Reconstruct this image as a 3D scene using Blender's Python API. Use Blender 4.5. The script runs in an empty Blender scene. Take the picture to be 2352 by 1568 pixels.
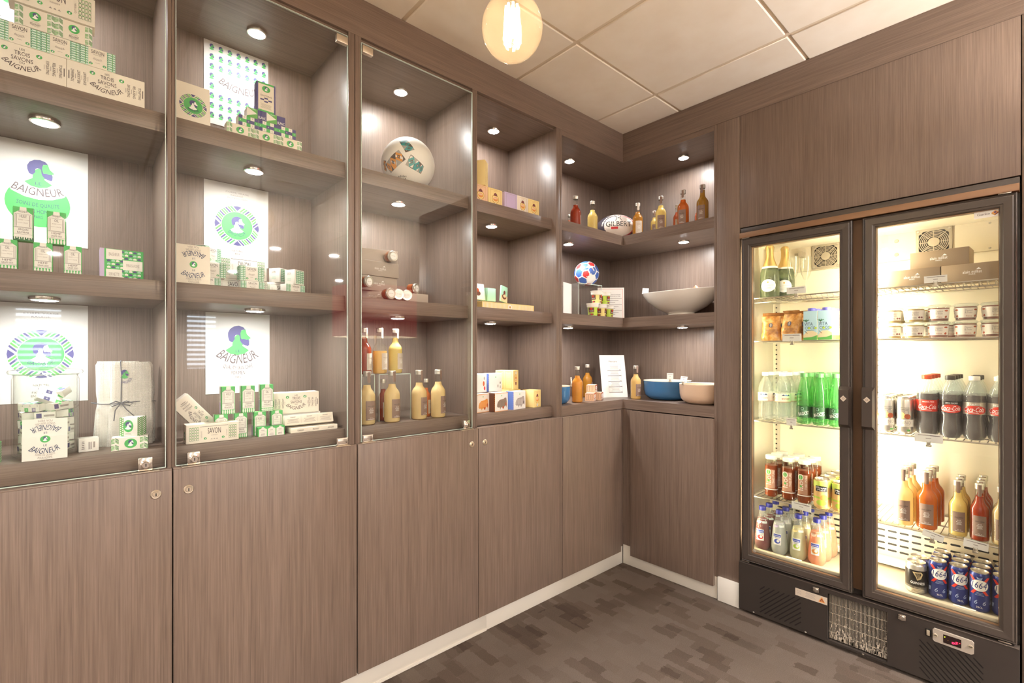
import bpy, bmesh, math, random
from mathutils import Vector, Matrix, Euler
random.seed(7)
PI = math.pi
SC = bpy.context.scene
COL = SC.collection
# ------------------------------------------------------------------ camera, world, exposure
cam = bpy.data.objects.new('camera', bpy.data.cameras.new('camera'))
COL.objects.link(cam)
cam.data.sensor_width = 36.0
cam.data.lens = 36.0 * 1102.0 / 2352.0
cam.data.shift_y = 27.0 / 2352.0
cam.data.clip_start = 0.02
cam.location = (-2.353, -1.649, 1.222)
cam.rotation_euler = (PI / 2, 0, math.radians(48.05) - PI / 2)
SC.camera = cam
W = bpy.data.worlds.new('world'); SC.world = W
W.use_nodes = True
W.node_tree.nodes['Background'].inputs[0].default_value = (0.75, 0.8, 0.9, 1)
W.node_tree.nodes['Background'].inputs[1].default_value = 0.6
VS = SC.view_settings
VS.view_transform = 'Standard'; VS.look = 'None'; VS.gamma = 1.0; VS.use_curve_mapping = False
VS.exposure = 1.02
CY = SC.cycles
CY.max_bounces = 8; CY.diffuse_bounces = 4; CY.glossy_bounces = 3; CY.transmission_bounces = 4
CY.transparent_max_bounces = 40
CY.sample_clamp_indirect = 6.0
CY.caustics_reflective = False; CY.caustics_refractive = False

def area(name, loc, rot, power, size, col=(1, 1, 1), size_y=None, shape=None, spread=None, parent=None):
    L = bpy.data.lights.new(name, 'AREA'); L.energy = power; L.color = col; L.size = size
    L.shape = shape or ('RECTANGLE' if size_y else 'DISK')
    if size_y: L.size_y = size_y
    if spread: L.spread = spread
    o = bpy.data.objects.new(name, L); COL.objects.link(o)
    o.location = loc; o.rotation_euler = rot
    if parent: o.parent = parent
    return o
# ceiling downlight spots and the daylight at the lobby windows behind the camera
CEIL_POWER = 40.0
CEIL_COL = (1.0, 0.955, 0.90)
CEIL_SPOTS = [(-0.6, -4.6), (.1, -4.55), (-2.4, -4.6), (-0.6, -6.8), (-2.6, -6.8), (1.0, -6.6), (-4.4, -3.0), (-4.4, -5.4), (1.6, -4.2)]
WINDOW_POWER = 3.0
PUCK_POWER = 1.25
FRIDGE_POWER = 5.0
BULB_POWER = 7.0
UPLIGHT_POWER = 110.0

# ------------------------------------------------------------------ materials
def lin(h):
    h = h.lstrip('#')
    c = [int(h[i:i + 2], 16) / 255 for i in (0, 2, 4)]
    return tuple(x / 12.92 if x < .04045 else ((x + .055) / 1.055) ** 2.4 for x in c)
MATS = {}
def mat(name, col='#808080', rough=.5, metal=0.0, spec=.5, emit=0.0, ecol=None, coat=0.0, trans=0.0):
    m = bpy.data.materials.new(name); m.use_nodes = True
    b = m.node_tree.nodes['Principled BSDF']
    c = lin(col) if isinstance(col, str) else col
    b.inputs['Base Color'].default_value = (*c, 1)
    b.inputs['Roughness'].default_value = rough
    b.inputs['Metallic'].default_value = metal
    b.inputs['Specular IOR Level'].default_value = spec
    b.inputs['Coat Weight'].default_value = coat
    if emit:
        e = lin(ecol) if isinstance(ecol, str) else (ecol or c)
        b.inputs['Emission Color'].default_value = (*e, 1)
        b.inputs['Emission Strength'].default_value = emit
    MATS[name] = m
    return m
def N(m, t, **kw):
    n = m.node_tree.nodes.new(t)
    for k, v in kw.items(): setattr(n, k, v)
    return n
def L(m, a, b): m.node_tree.links.new(a, b)
def ramp(m, fac, stops):
    r = N(m, 'ShaderNodeValToRGB')
    el = r.color_ramp.elements
    while len(el) < len(stops): el.new(.5)
    for e, (p, c) in zip(el, stops):
        e.position = p; e.color = (*(lin(c) if isinstance(c, str) else c), 1)
    L(m, fac, r.inputs[0])
    return r.outputs[0]
def wood(name, scale, c0, c1, rough=.38):
    """laminate with fine straight grain: noise stretched along the grain"""
    m = mat(name, c0, rough, spec=.45)
    b = m.node_tree.nodes['Principled BSDF']
    tc = N(m, 'ShaderNodeTexCoord')
    outs = []
    for mul, det in ((1.0, 3.0), (.16, 2.0)):
        mp = N(m, 'ShaderNodeMapping'); mp.inputs['Scale'].default_value = [s * mul for s in scale]
        L(m, tc.outputs['Object'], mp.inputs[0])
        nz = N(m, 'ShaderNodeTexNoise'); nz.inputs['Scale'].default_value = 1.0
        nz.inputs['Detail'].default_value = det; nz.inputs['Roughness'].default_value = .65
        L(m, mp.outputs[0], nz.inputs['Vector']); outs.append(nz.outputs['Fac'])
    mx = N(m, 'ShaderNodeMix'); mx.data_type = 'FLOAT'; mx.inputs[0].default_value = .28
    L(m, outs[0], mx.inputs[2]); L(m, outs[1], mx.inputs[3])
    L(m, ramp(m, mx.outputs[0], [(.30, c0), (.68, c1)]), b.inputs['Base Color'])
    bp = N(m, 'ShaderNodeBump'); bp.inputs['Strength'].default_value = .12; bp.inputs['Distance'].default_value = .0006
    L(m, outs[0], bp.inputs['Height']); L(m, bp.outputs[0], b.inputs['Normal'])
    return m
def glass(name, tint=(1, 1, 1), ior=1.45, haze=0.0, hcol=(1, 1, 1), rough=.015):
    """clear wall of glass or plastic: what lies behind shows through, the surface mirrors by its angle"""
    m = bpy.data.materials.new(name); m.use_nodes = True; MATS[name] = m
    nt = m.node_tree; nt.nodes.clear()
    out = N(m, 'ShaderNodeOutputMaterial')
    tr = N(m, 'ShaderNodeBsdfTransparent'); tr.inputs[0].default_value = (*tint, 1)
    gl = N(m, 'ShaderNodeBsdfAnisotropic'); gl.inputs['Roughness'].default_value = rough
    fr = N(m, 'ShaderNodeFresnel')
    ge = N(m, 'ShaderNodeNewGeometry'); mi = N(m, 'ShaderNodeMix'); mi.data_type = 'FLOAT'
    mi.inputs[2].default_value = ior; mi.inputs[3].default_value = 1 / ior          # same mirror strength from either side
    L(m, ge.outputs['Backfacing'], mi.inputs[0]); L(m, mi.outputs[0], fr.inputs[0])
    base = tr.outputs[0]
    if haze:
        df = N(m, 'ShaderNodeBsdfDiffuse'); df.inputs[0].default_value = (*hcol, 1)
        mh = N(m, 'ShaderNodeMixShader'); mh.inputs[0].default_value = haze
        L(m, base, mh.inputs[1]); L(m, df.outputs[0], mh.inputs[2]); base = mh.outputs[0]
    mx = N(m, 'ShaderNodeMixShader')
    L(m, fr.outputs[0], mx.inputs[0]); L(m, base, mx.inputs[1]); L(m, gl.outputs[0], mx.inputs[2])
    L(m, mx.outputs[0], out.inputs[0])
    return m
def translucent(name, col, rough=.3, t=.45):
    """cloudy liquid: part scatters back, part glows through"""
    m = mat(name, col, rough, spec=.4)
    b = m.node_tree.nodes['Principled BSDF']
    tl = N(m, 'ShaderNodeBsdfTranslucent'); tl.inputs[0].default_value = (*lin(col), 1)
    mx = N(m, 'ShaderNodeMixShader'); mx.inputs[0].default_value = t
    L(m, b.outputs[0], mx.inputs[1]); L(m, tl.outputs[0], mx.inputs[2])
    L(m, mx.outputs[0], m.node_tree.nodes['Material Output'].inputs[0])
    return m

WD, WL = '#625349', '#867469'
wood('wood_upright', (330, 330, 5), WD, WL)
wood('wood_level_x', (5, 330, 330), WD, WL)
wood('wood_level_y', (330, 5, 330), WD, WL)
mat('edge_band', '#85746a', .2)
mat('toe_kick', '#ddd8cf', .3, metal=.1)
mat('white_card', '#efede8', .6)
mat('poster_white', '#dcdad6', .6)
mat('cream_card', '#efe7da', .6)
mat('black', '#060606', .5)
mat('dark', '#1b1816', .5)
mat('chrome', '#e6e2dc', .12, metal=1)
mat('steel', '#c8c2b8', .3, metal=1)
mat('nickel', '#dccfbc', .3, metal=.85)
mat('green', '#4db862', .55)
mat('leaf_green', '#5fae55', .55)
mat('dark_green', '#2f6b42', .55)
mat('purple', '#4c4a86', .55)
mat('ink', '#5b4d50', .6)
mat('pale_ink', '#a59b98', .6)
mat('blue_ink', '#3a4a6e', .6)
mat('yellow_card', '#f3dc98', .55)
mat('gold_print', '#c99a4b', .5)
mat('rust', '#b5562f', .5)
mat('maroon', '#7b4240', .5)
mat('lilac', '#c9b7dc', .55)
mat('sky_blue', '#6f8fe0', .5)
mat('brown_card', '#6a4436', .55)
mat('orange_print', '#e39a4e', .5)
mat('peach', '#efc9a6', .55)
mat('mint', '#a8dcc4', .55)
mat('grey_card', '#8d7a6c', .55)
mat('grey_card_side', '#6d5c50', .55)
mat('label_brown', '#8a7164', .5)
mat('label_cream', '#cfc2b2', .55)
mat('white', '#ffffff', .5)
mat('cap_white', '#f3f1ea', .4)
mat('cap_silver', '#d8d4ca', .3, metal=.7)
mat('red', '#c8202a', .45)
mat('cola_red', '#d8341f', .4)
mat('navy', '#26386f', .35, metal=.2)
mat('grey_plate', '#a79d92', .45)
mat('fridge_black', '#352f2c', .42, spec=.5)
mat('fridge_frame', '#453d38', .38, spec=.5)
mat('fridge_bronze', '#8a6a50', .4, metal=.3)
mat('fridge_white', '#f0e6d0', .45)
mat('fridge_grey', '#cfc3ab', .45)
mat('fan_grey', '#a69a86', .5)
glass('pane', (.985, .995, .985), 1.5)
mat('glass_edge', '#cfe0d8', .15, emit=0)
glass('acrylic', (.97, .985, .98), 1.45, haze=.06)
glass('clear_glass', (.97, .985, .97), 1.45)
glass('clear_plastic', (.94, .97, .965), 1.4, haze=.10)
glass('green_plastic', lin('#c4ecc0'), 1.4, haze=.16, hcol=lin('#7fd084'))
glass('champagne_green', lin('#a3b092'), 1.45, haze=.32, hcol=lin('#8d9878'))
glass('bulb_glass', (1.0, .95, .87), 1.35, haze=.012, hcol=(1, .9, .75))
# ------------------------------------------------------------------ mesh builder
class MB:
    def __init__(s): s.v = []; s.f = []; s.mi = []; s.mats = []; s.sm = []
    def m(s, name):
        if name not in s.mats: s.mats.append(name)
        return s.mats.index(name)
    def add(s, vs, fs, m, smooth=False):
        k = len(s.v); s.v += [tuple(p) for p in vs]; i = s.m(m)
        for f in fs: s.f.append([k + j for j in f]); s.mi.append(i); s.sm.append(smooth)
        return s
    def box(s, x0, x1, y0, y1, z0, z1, m, b=0.0, tf=None, seg=2):
        x0, x1 = min(x0, x1), max(x0, x1); y0, y1 = min(y0, y1), max(y0, y1); z0, z1 = min(z0, z1), max(z0, z1)
        vs = [(x, y, z) for z in (z0, z1) for y in (y0, y1) for x in (x0, x1)]
        fs = [(0, 2, 3, 1), (4, 5, 7, 6), (0, 1, 5, 4), (2, 6, 7, 3), (0, 4, 6, 2), (1, 3, 7, 5)]
        if b:
            bm = bmesh.new(); q = [bm.verts.new(p) for p in vs]
            for f in fs: bm.faces.new([q[i] for i in f])
            bmesh.ops.bevel(bm, geom=bm.edges[:], offset=b, segments=seg, affect='EDGES', profile=.5)
            bm.verts.index_update()
            vs = [v.co.copy() for v in bm.verts]; fs = [[v.index for v in f.verts] for f in bm.faces]; bm.free()
        if tf: vs = [tf(*p) for p in vs]
        return s.add(vs, fs, m, bool(b))
    def lathe(s, prof, m, n=24, c=(0, 0, 0), smooth=True, tf=None, sq=None):
        """profile (r, z) from bottom to top; sq squares the section off"""
        vs, fs, rows = [], [], []
        for r, z in prof:
            if r < 1e-6: rows.append([len(vs)]); vs.append((c[0], c[1], c[2] + z))
            else:
                rows.append(list(range(len(vs), len(vs) + n)))
                for k in range(n):
                    a = 2 * PI * k / n
                    q = r
                    if sq:
                        e = sq; q = r / (abs(math.cos(a)) ** e + abs(math.sin(a)) ** e) ** (1 / e)
                    vs.append((c[0] + q * math.sin(a), c[1] - q * math.cos(a), c[2] + z))
        for a, b in zip(rows, rows[1:]):
            for k in range(n):
                k2 = (k + 1) % n
                if len(a) == 1 and len(b) == 1: continue
                if len(a) == 1: fs.append((a[0], b[k2], b[k]))
                elif len(b) == 1: fs.append((a[k], a[k2], b[0]))
                else: fs.append((a[k], a[k2], b[k2], b[k]))
        if tf: vs = [tf(*p) for p in vs]
        return s.add(vs, fs, m, smooth)
    def tube(s, path, r, m, n=8, closed=False):
        P = [Vector(p) for p in path]; vs, fs = [], []
        K = len(P); up = Vector((0, 0, 1))
        for i, p in enumerate(P):
            a = P[i - 1] if (i > 0 or closed) else P[i]; b = P[(i + 1) % K] if (i < K - 1 or closed) else P[i]
            t = (b - a).normalized()
            u = t.cross(up)
            if u.length < 1e-3: u = t.cross(Vector((0, 1, 0)))
            u.normalize(); w = u.cross(t)
            for k in range(n):
                q = 2 * PI * k / n; vs.append(p + (u * math.cos(q) + w * math.sin(q)) * r)
        for i in range(K if closed else K - 1):
            j = (i + 1) % K
            for k in range(n):
                k2 = (k + 1) % n; fs.append((i * n + k, i * n + k2, j * n + k2, j * n + k))
        if not closed: fs += [tuple(reversed(range(n))), tuple(range((K - 1) * n, K * n))]
        return s.add(vs, fs, m, True)
    def prism(s, pts, z0, z1, m, tf=None):
        n = len(pts)
        vs = [(x, y, z0) for x, y in pts] + [(x, y, z1) for x, y in pts]
        fs = [tuple(reversed(range(n))), tuple(range(n, 2 * n))] + [(i, (i + 1) % n, n + (i + 1) % n, n + i) for i in range(n)]
        if tf: vs = [tf(*p) for p in vs]
        return s.add(vs, fs, m)
    def frame(s, a0, a1, b0, b1, prof, m, tf):
        """sweep (inset, depth) profile round a rectangle with mitred corners"""
        vs, fs = [], []; n = len(prof)
        for ca, cb, sa, sb in ((a0, b0, 1, 1), (a1, b0, -1, 1), (a1, b1, -1, -1), (a0, b1, 1, -1)):
            for d, h in prof: vs.append(tf(ca + sa * d, cb + sb * d, h))
        for c in range(4):
            e = (c + 1) % 4
            for k in range(n):
                k2 = (k + 1) % n; fs.append((c * n + k, e * n + k, e * n + k2, c * n + k2))
        return s.add(vs, fs, m)
    def grid(s, fn, nu, nv, m, smooth=True, closed_u=False):
        vs = [fn(i / nu, j / nv) for j in range(nv + 1) for i in range(nu + (0 if closed_u else 1))]
        w = nu if closed_u else nu + 1
        fs = [(j * w + i, j * w + (i + 1) % w, (j + 1) * w + (i + 1) % w, (j + 1) * w + i) for j in range(nv) for i in range(nu)]
        return s.add(vs, fs, m, smooth)
    def ink(s, P, tf, step=None):
        """lay a flat print on a face; tf(u, v, layer) -> point; step cuts it into strips for curved faces"""
        for pts, m, l in P.items:
            for q in (strips(pts, step) if step else [pts]):
                if len(q) > 2: s.add([tf(u, v, l) for u, v in q], [tuple(range(len(q)))], m)
        return s
    def mesh(s, name, origin=(0, 0, 0)):
        me = bpy.data.meshes.new(name)
        ox, oy, oz = origin
        me.from_pydata([(x - ox, y - oy, z - oz) for x, y, z in s.v], [], s.f)
        for n in s.mats: me.materials.append(MATS[n])
        me.polygons.foreach_set('material_index', s.mi)
        me.polygons.foreach_set('use_smooth', s.sm)
        me.update()
        if any(s.sm): me.set_sharp_from_angle(angle=math.radians(38))
        return me
    def build(s, name, parent=None, origin=(0, 0, 0), loc=None):
        o = bpy.data.objects.new(name, s.mesh(name, origin)); COL.objects.link(o)
        if parent: o.parent = parent
        if loc: o.location = loc
        return o
def strips(pts, step):
    us = [p[0] for p in pts]; a = math.floor(min(us) / step); b = math.ceil(max(us) / step)
    if b - a <= 1: return [pts]
    out = []
    for k in range(a, b):
        q = pts
        for lim, sg in ((k * step, 1), ((k + 1) * step, -1)):
            r = []
            for i in range(len(q)):
                p0, p1 = q[i - 1], q[i]
                d0, d1 = sg * (p0[0] - lim), sg * (p1[0] - lim)
                if (d0 >= 0) != (d1 >= 0):
                    t = d0 / (d0 - d1); r.append((lim, p0[1] + t * (p1[1] - p0[1])))
                if d1 >= 0: r.append(p1)
            q = r
            if len(q) < 3: break
        if len(q) > 2: out.append(q)
    return out
GL = {}
def glyphs(t):
    if t in GL: return GL[t]
    def polys(txt):
        cu = bpy.data.curves.new('t', 'FONT'); cu.body = txt; cu.size = 1; cu.resolution_u = 2
        ob = bpy.data.objects.new('t', cu); COL.objects.link(ob)
        me = bpy.data.meshes.new_from_object(ob)
        r = [[(me.vertices[i].co.x, me.vertices[i].co.y) for i in p.vertices] for p in me.polygons]
        bpy.data.objects.remove(ob); bpy.data.curves.remove(cu); bpy.data.meshes.remove(me)
        return r
    if 'cap' not in GL:
        GL['cap'] = 1; h = polys('H'); GL['cap'] = max(y for p in h for x, y in p)
    q = polys(t); k = 1 / GL['cap']
    xs = [x for p in q for x, y in p] or [0, 1]; x0, x1 = min(xs), max(xs)
    GL[t] = ([[((x - x0) * k, y * k) for x, y in p] for p in q], (x1 - x0) * k)
    return GL[t]
HEAD = {
 'skin': [(757,250),(768,292),(772,302),(808,338),(790,350),(795,372),(760,395),(728,412),(730,420),(790,465),(748,500),(685,516),(620,502),(575,466),(636,420),(640,380),(655,330),(700,290),(714,262)],
 'hair': [(610,372),(598,330),(597,290),(615,250),(650,222),(695,213),(735,225),(757,250),(720,258),(711,290),(714,335),(708,345),(704,322),(696,309),(680,305),(664,313),(656,332),(661,352),(650,365),(640,383),(625,380)],
 'beard': [(704,322),(714,335),(722,352),(745,348),(765,355),(785,352),(793,375),(792,410),(780,421),(755,415),(735,406),(718,388),(707,365)],
 'head': [(757,250),(768,292),(772,302),(808,338),(790,350),(795,372),(760,395),(728,412),(700,420),(640,400),(650,340),(700,290)],
 'bust': [(728,405),(730,420),(790,465),(748,500),(685,516),(620,502),(575,466),(636,420),(650,380),(700,380)]}
class Pr:
    def __init__(s): s.items = []
    def poly(s, pts, m, l=1): s.items.append((pts, m, l)); return s
    def rect(s, u0, v0, u1, v1, m, l=1): return s.poly([(u0, v0), (u1, v0), (u1, v1), (u0, v1)], m, l)
    def ell(s, cx, cy, rx, ry, m, l=1, n=28): return s.poly([(cx + rx * math.cos(2 * PI * k / n), cy + ry * math.sin(2 * PI * k / n)) for k in range(n)], m, l)
    def line(s, u0, v0, u1, v1, w, m, l=2):
        dx, dy = u1 - u0, v1 - v0; d = math.hypot(dx, dy) or 1; nx, ny = -dy / d * w / 2, dx / d * w / 2
        return s.poly([(u0 - nx, v0 - ny), (u1 - nx, v1 - ny), (u1 + nx, v1 + ny), (u0 + nx, v0 + ny)], m, l)
    def box(s, u0, v0, u1, v1, w, m, l=2):
        s.rect(u0, v0, u1, v0 + w, m, l).rect(u0, v1 - w, u1, v1, m, l)
        return s.rect(u0, v0 + w, u0 + w, v1 - w, m, l).rect(u1 - w, v0 + w, u1, v1 - w, m, l)
    def ring(s, cx, cy, rx, ry, k, m, l=2, n=32):
        for i in range(n):
            a, b = 2 * PI * i / n, 2 * PI * (i + 1) / n
            s.poly([(cx + rx * q * math.cos(t), cy + ry * q * math.sin(t)) for t, q in ((a, k), (a, 1), (b, 1), (b, k))], m, l)
        return s
    def text(s, t, cx, cy, h, m, w=None, asp=.72, rot=0.0, R=None, l=3, slant=0.0):
        g, gw = glyphs(t)
        sx = (w / gw) if w else h * asp
        ca, sa = math.cos(rot), math.sin(rot)
        for p in g:
            q = []
            for x, y in p:
                X = x * sx - gw * sx / 2 + slant * (y - .5) * h; Y = (y - .5) * h
                if R:
                    a = X / abs(R)
                    if R > 0: X, Y = (R - Y) * math.sin(a), R - (R - Y) * math.cos(a)
                    else: X, Y = (-R + Y) * math.sin(a), R + (-R + Y) * math.cos(a)
                q.append((cx + X * ca - Y * sa, cy + X * sa + Y * ca))
            s.poly(q, m, l)
        return s
    def fine(s, u0, v0, u1, v1, n, m, l=3, fill=.3):
        """lines of print too small to read"""
        st = (v1 - v0) / n
        for k in range(n):
            e = (u1 - u0) * (.06 * ((k * 7) % 5))
            s.rect(u0 + e * .5, v0 + st * (k + .35), u1 - e * .5, v0 + st * (k + .35 + fill), m, l)
        return s
    def head(s, cx, cy, h, skin, hair, l=2, keys=(('skin', 0), ('hair', 1), ('beard', 1))):
        k = h / 303
        for key, d in keys:
            s.poly([(cx + (x - 690) * k, cy - (y - 364) * k) for x, y in HEAD[key]], (skin, hair)[d], l + d)
        return s
    def badge(s, cx, cy, rx, ry, l=2, words=False):
        """green oval with the white bust and dark hair"""
        s.ell(cx, cy, rx, ry, 'green', l)
        k = ry * 1.35
        s.head(cx, cy + ry * .08, k, 'white', 'purple', l + 1)
        return s
    def crest(s, cx, cy, R, full=True):
        """striped ring round the badge"""
        for q in range(4):
            a = PI / 4 + q * PI / 2; d = (math.cos(a), math.sin(a)); n = (-d[1], d[0])
            K = 9
            for i in range(K):
                t0 = R * (-.50 + 1.0 * i / K); t1 = t0 + R * .072
                c = ('purple', 'green', 'leaf_green')[(i + q) % 3]
                r0 = .72 * R
                s.poly([(cx + d[0] * math.sqrt(max(rr * rr - t * t, 0)) + n[0] * t, cy + d[1] * math.sqrt(max(rr * rr - t * t, 0)) + n[1] * t) for rr, t in ((r0, t0), (R, t0), (R, t1), (r0, t1))], c, 1)
            b = q * PI / 2; e = (math.cos(b), math.sin(b)); g = (-e[1], e[0])
            s.poly([(cx + e[0] * R * 1.0, cy + e[1] * R * 1.0)] + [(cx + e[0] * R * f + g[0] * w * R, cy + e[1] * R * f + g[1] * w * R) for f, w in ((.97, .19), (.76, 0), (.97, -.19))], 'purple', 2)
        s.ell(cx, cy, .70 * R, .70 * R, 'green', 2)
        s.head(cx, cy + .05 * R, .86 * R, 'white', 'purple', 3)
        s.text('LE', cx - .02 * R, cy - .27 * R, .06 * R, 'ink', l=5)
        s.text('BAIGNEUR', cx, cy - .44 * R, .19 * R, 'blue_ink', w=.80 * R, R=.52 * R, l=5)
        return s

# ------------------------------------------------------------------ scene tree
def tag(o, label, cat, group=None):
    o['label'] = label; o['category'] = cat
    if group: o['group'] = group
    return o
def thing(name, label, cat, loc=(0, 0, 0), rz=0.0, group=None):
    o = bpy.data.objects.new(name, None); COL.objects.link(o)
    o.location = loc; o.rotation_euler = (0, 0, rz); o.empty_display_size = .02
    return tag(o, label, cat, group)
def struct(name, mb, m=None):
    o = mb.build(name); o['kind'] = 'structure'; return o
def dup(root, loc, rot, label, group):
    r = root.copy(); COL.objects.link(r); r.location = loc; r.rotation_euler = rot; r['label'] = label
    if group: r['group'] = group
    for ch in list(root.children):
        c = ch.copy(); COL.objects.link(c); c.parent = r
        for g in list(ch.children):
            d = g.copy(); COL.objects.link(d); d.parent = c
    return r
USED = set()
def place(proto, loc, label, rot=(0, 0, 0), group=None):
    """first call moves the first one itself, later calls copy it with its parts"""
    if not isinstance(rot, tuple): rot = (0, 0, rot)
    if proto.name not in USED:
        USED.add(proto.name); proto.location = loc; proto.rotation_euler = rot; proto['label'] = label
        if group: proto['group'] = group
        return proto
    return dup(proto, loc, rot, label, group)
EPS = .00022
def carton_mesh(name, w, d, h, body, front=None, left=None, right=None, top=None, b=.0012, side=None):
    k = MB()
    k.box(-w / 2, w / 2, -d / 2, d / 2, 0, h, body, b)
    if front: k.ink(front, lambda u, v, l: (-w / 2 + u, -d / 2 - EPS * l, v))
    if left: k.ink(left, lambda u, v, l: (-w / 2 - EPS * l, d / 2 - u, v))
    if right: k.ink(right, lambda u, v, l: (w / 2 + EPS * l, -d / 2 + u, v))
    if top: k.ink(top, lambda u, v, l: (-w / 2 + u, -d / 2 + v, h + EPS * l))
    return k
CART = {}
def carton(kind, name, loc, label, cat='box', rot=0, group=None, **kw):
    """one printed carton; cartons of one kind share a mesh"""
    if not isinstance(rot, tuple): rot = (0, 0, rot)
    if kind not in CART: CART[kind] = carton_mesh(name, **kw).mesh(name)
    o = bpy.data.objects.new(name, CART[kind]); COL.objects.link(o)
    o.location = (loc[0], loc[1], loc[2] + .0005); o.rotation_euler = rot
    return tag(o, label, cat, group)
# ------------------------------------------------------------------ room shell
m = mat('carpet', '#6b5f58', .95, spec=.1)
b = m.node_tree.nodes['Principled BSDF']
tc = N(m, 'ShaderNodeTexCoord')
cols = []
for sc_, w_, h_, off, stops in (((1, 1, 1), .105, .046, (0, 0, 0), [(.0, '#50453e'), (.15, '#574c45'), (.36, '#60564f'), (1, '#645a53')]),
                               ((1, 1, 1), .23, .055, (.4, .13, 0), [(.0, '#c4beba'), (.12, '#d4ceca'), (.24, '#ffffff'), (1, '#ffffff')])):
    mp = N(m, 'ShaderNodeMapping'); mp.inputs['Rotation'].default_value = (0, 0, PI / 2); mp.inputs['Location'].default_value = off
    L(m, tc.outputs['Object'], mp.inputs[0])
    # warp the block edges a little so that they look tufted
    nz = N(m, 'ShaderNodeTexNoise'); nz.inputs['Scale'].default_value = 55; L(m, tc.outputs['Object'], nz.inputs['Vector'])
    mw = N(m, 'ShaderNodeMixRGB'); mw.blend_type = 'ADD'; mw.inputs[0].default_value = .022
    L(m, mp.outputs[0], mw.inputs[1]); L(m, nz.outputs['Color'], mw.inputs[2])
    br = N(m, 'ShaderNodeTexBrick'); br.inputs['Scale'].default_value = 1
    br.inputs['Brick Width'].default_value = w_; br.inputs['Row Height'].default_value = h_
    br.inputs['Mortar Size'].default_value = 0; br.inputs['Color1'].default_value = (0, 0, 0, 1); br.inputs['Color2'].default_value = (1, 1, 1, 1)
    br.offset = .37; br.squash = .7; br.squash_frequency = 3
    L(m, mw.outputs[0], br.inputs['Vector'])
    cols.append(ramp(m, br.outputs['Color'], stops))
mm = N(m, 'ShaderNodeMixRGB'); mm.blend_type = 'MULTIPLY'; mm.inputs[0].default_value = .6
L(m, cols[0], mm.inputs[1]); L(m, cols[1], mm.inputs[2])
ng = N(m, 'ShaderNodeTexNoise'); ng.inputs['Scale'].default_value = 420; ng.inputs['Detail'].default_value = 2
L(m, tc.outputs['Object'], ng.inputs['Vector'])
mg = N(m, 'ShaderNodeMixRGB'); mg.blend_type = 'OVERLAY'; mg.inputs[0].default_value = .55
L(m, mm.outputs[0], mg.inputs[1]); L(m, ng.outputs['Fac'], mg.inputs[2]); L(m, mg.outputs[0], b.inputs['Base Color'])
bp = N(m, 'ShaderNodeBump'); bp.inputs['Strength'].default_value = .5; bp.inputs['Distance'].default_value = .003
L(m, ng.outputs['Fac'], bp.inputs['Height']); L(m, bp.outputs[0], b.inputs['Normal'])

m = mat('ceiling_tile', '#efe6da', .9, spec=.1)
b = m.node_tree.nodes['Principled BSDF']
tc = N(m, 'ShaderNodeTexCoord'); nz = N(m, 'ShaderNodeTexNoise'); nz.inputs['Scale'].default_value = 7; nz.inputs['Detail'].default_value = 5
L(m, tc.outputs['Object'], nz.inputs['Vector']); L(m, ramp(m, nz.outputs['Fac'], [(.3, '#ece1d2'), (.7, '#f3ebdf')]), b.inputs['Base Color'])
mat('tbar', '#d8c8b2', .5)
mat('plaster', '#c4bab0', .8)
mat('plaster_dark', '#a59a90', .8)
mat('blind_white', '#efeeea', .6)
mat('brick_red', '#8d4a40', .8)
mat('daylight', '#dfe9f5', .5, emit=1.0, ecol='#e4edf8')

X0, X1, Y0, Y1, H = -5.6, 3.2, -8.2, .46, 2.5
k = MB(); k.box(X0, X1, Y0, Y1, -.06, 0, 'carpet'); struct('floor', k)
k = MB()                                            # tiles drop a little below the bars between them
gx = [-.235 - .5975 * i for i in range(-6, 10)]; gy = [-.355 - .6 * i for i in range(-2, 14)]
xs = sorted([X0] + [g for g in gx if X0 < g < X1] + [X1]); ys = sorted([Y0] + [g for g in gy if Y0 < g < Y1] + [Y1])
for xa, xb in zip(xs, xs[1:]):
    for ya, yb in zip(ys, ys[1:]):
        k.box(xa + .009, xb - .009, ya + .007, yb - .007, 2.5, 2.512, 'ceiling_tile', .0025, seg=1)
k.box(X0, X1, Y0, Y1, 2.512, 2.56, 'ceiling_tile')
struct('ceiling', k)
k = MB()
for g in xs[1:-1]: k.box(g - .012, g + .012, Y0, Y1, 2.506, 2.5115, 'tbar')
for g in ys[1:-1]: k.box(X0, X1, g - .012, g + .012, 2.507, 2.5112, 'tbar')
struct('trim_1', k)
k = MB(); k.box(X0, X1, Y1, Y1 + .1, 0, 2.56, 'plaster'); k.box(X0, -2.71, .0, Y1, 0, 2.5, 'wood_upright'); struct('wall_left', k)
k = MB(); k.box(X0 - .1, X0, Y0, Y1, 0, 2.56, 'plaster'); struct('wall_west', k)
k = MB(); k.box(X1, X1 + .1, Y0, Y1, 0, 2.56, 'plaster_dark'); struct('wall_east', k)
WIN = [(-3.05, -2.57), (-1.0, -.56)]
k = MB()
ex = [X0] + [e for w in WIN for e in w] + [X1]
for a, c in zip(ex[0::2], ex[1::2]): k.box(a, c, Y0 - .1, Y0, 0, 2.56, 'plaster')
for a, c in WIN: k.box(a, c, Y0 - .1, Y0, 0, .95, 'plaster'); k.box(a, c, Y0 - .1, Y0, 1.9, 2.56, 'plaster')
struct('wall_back', k)
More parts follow.
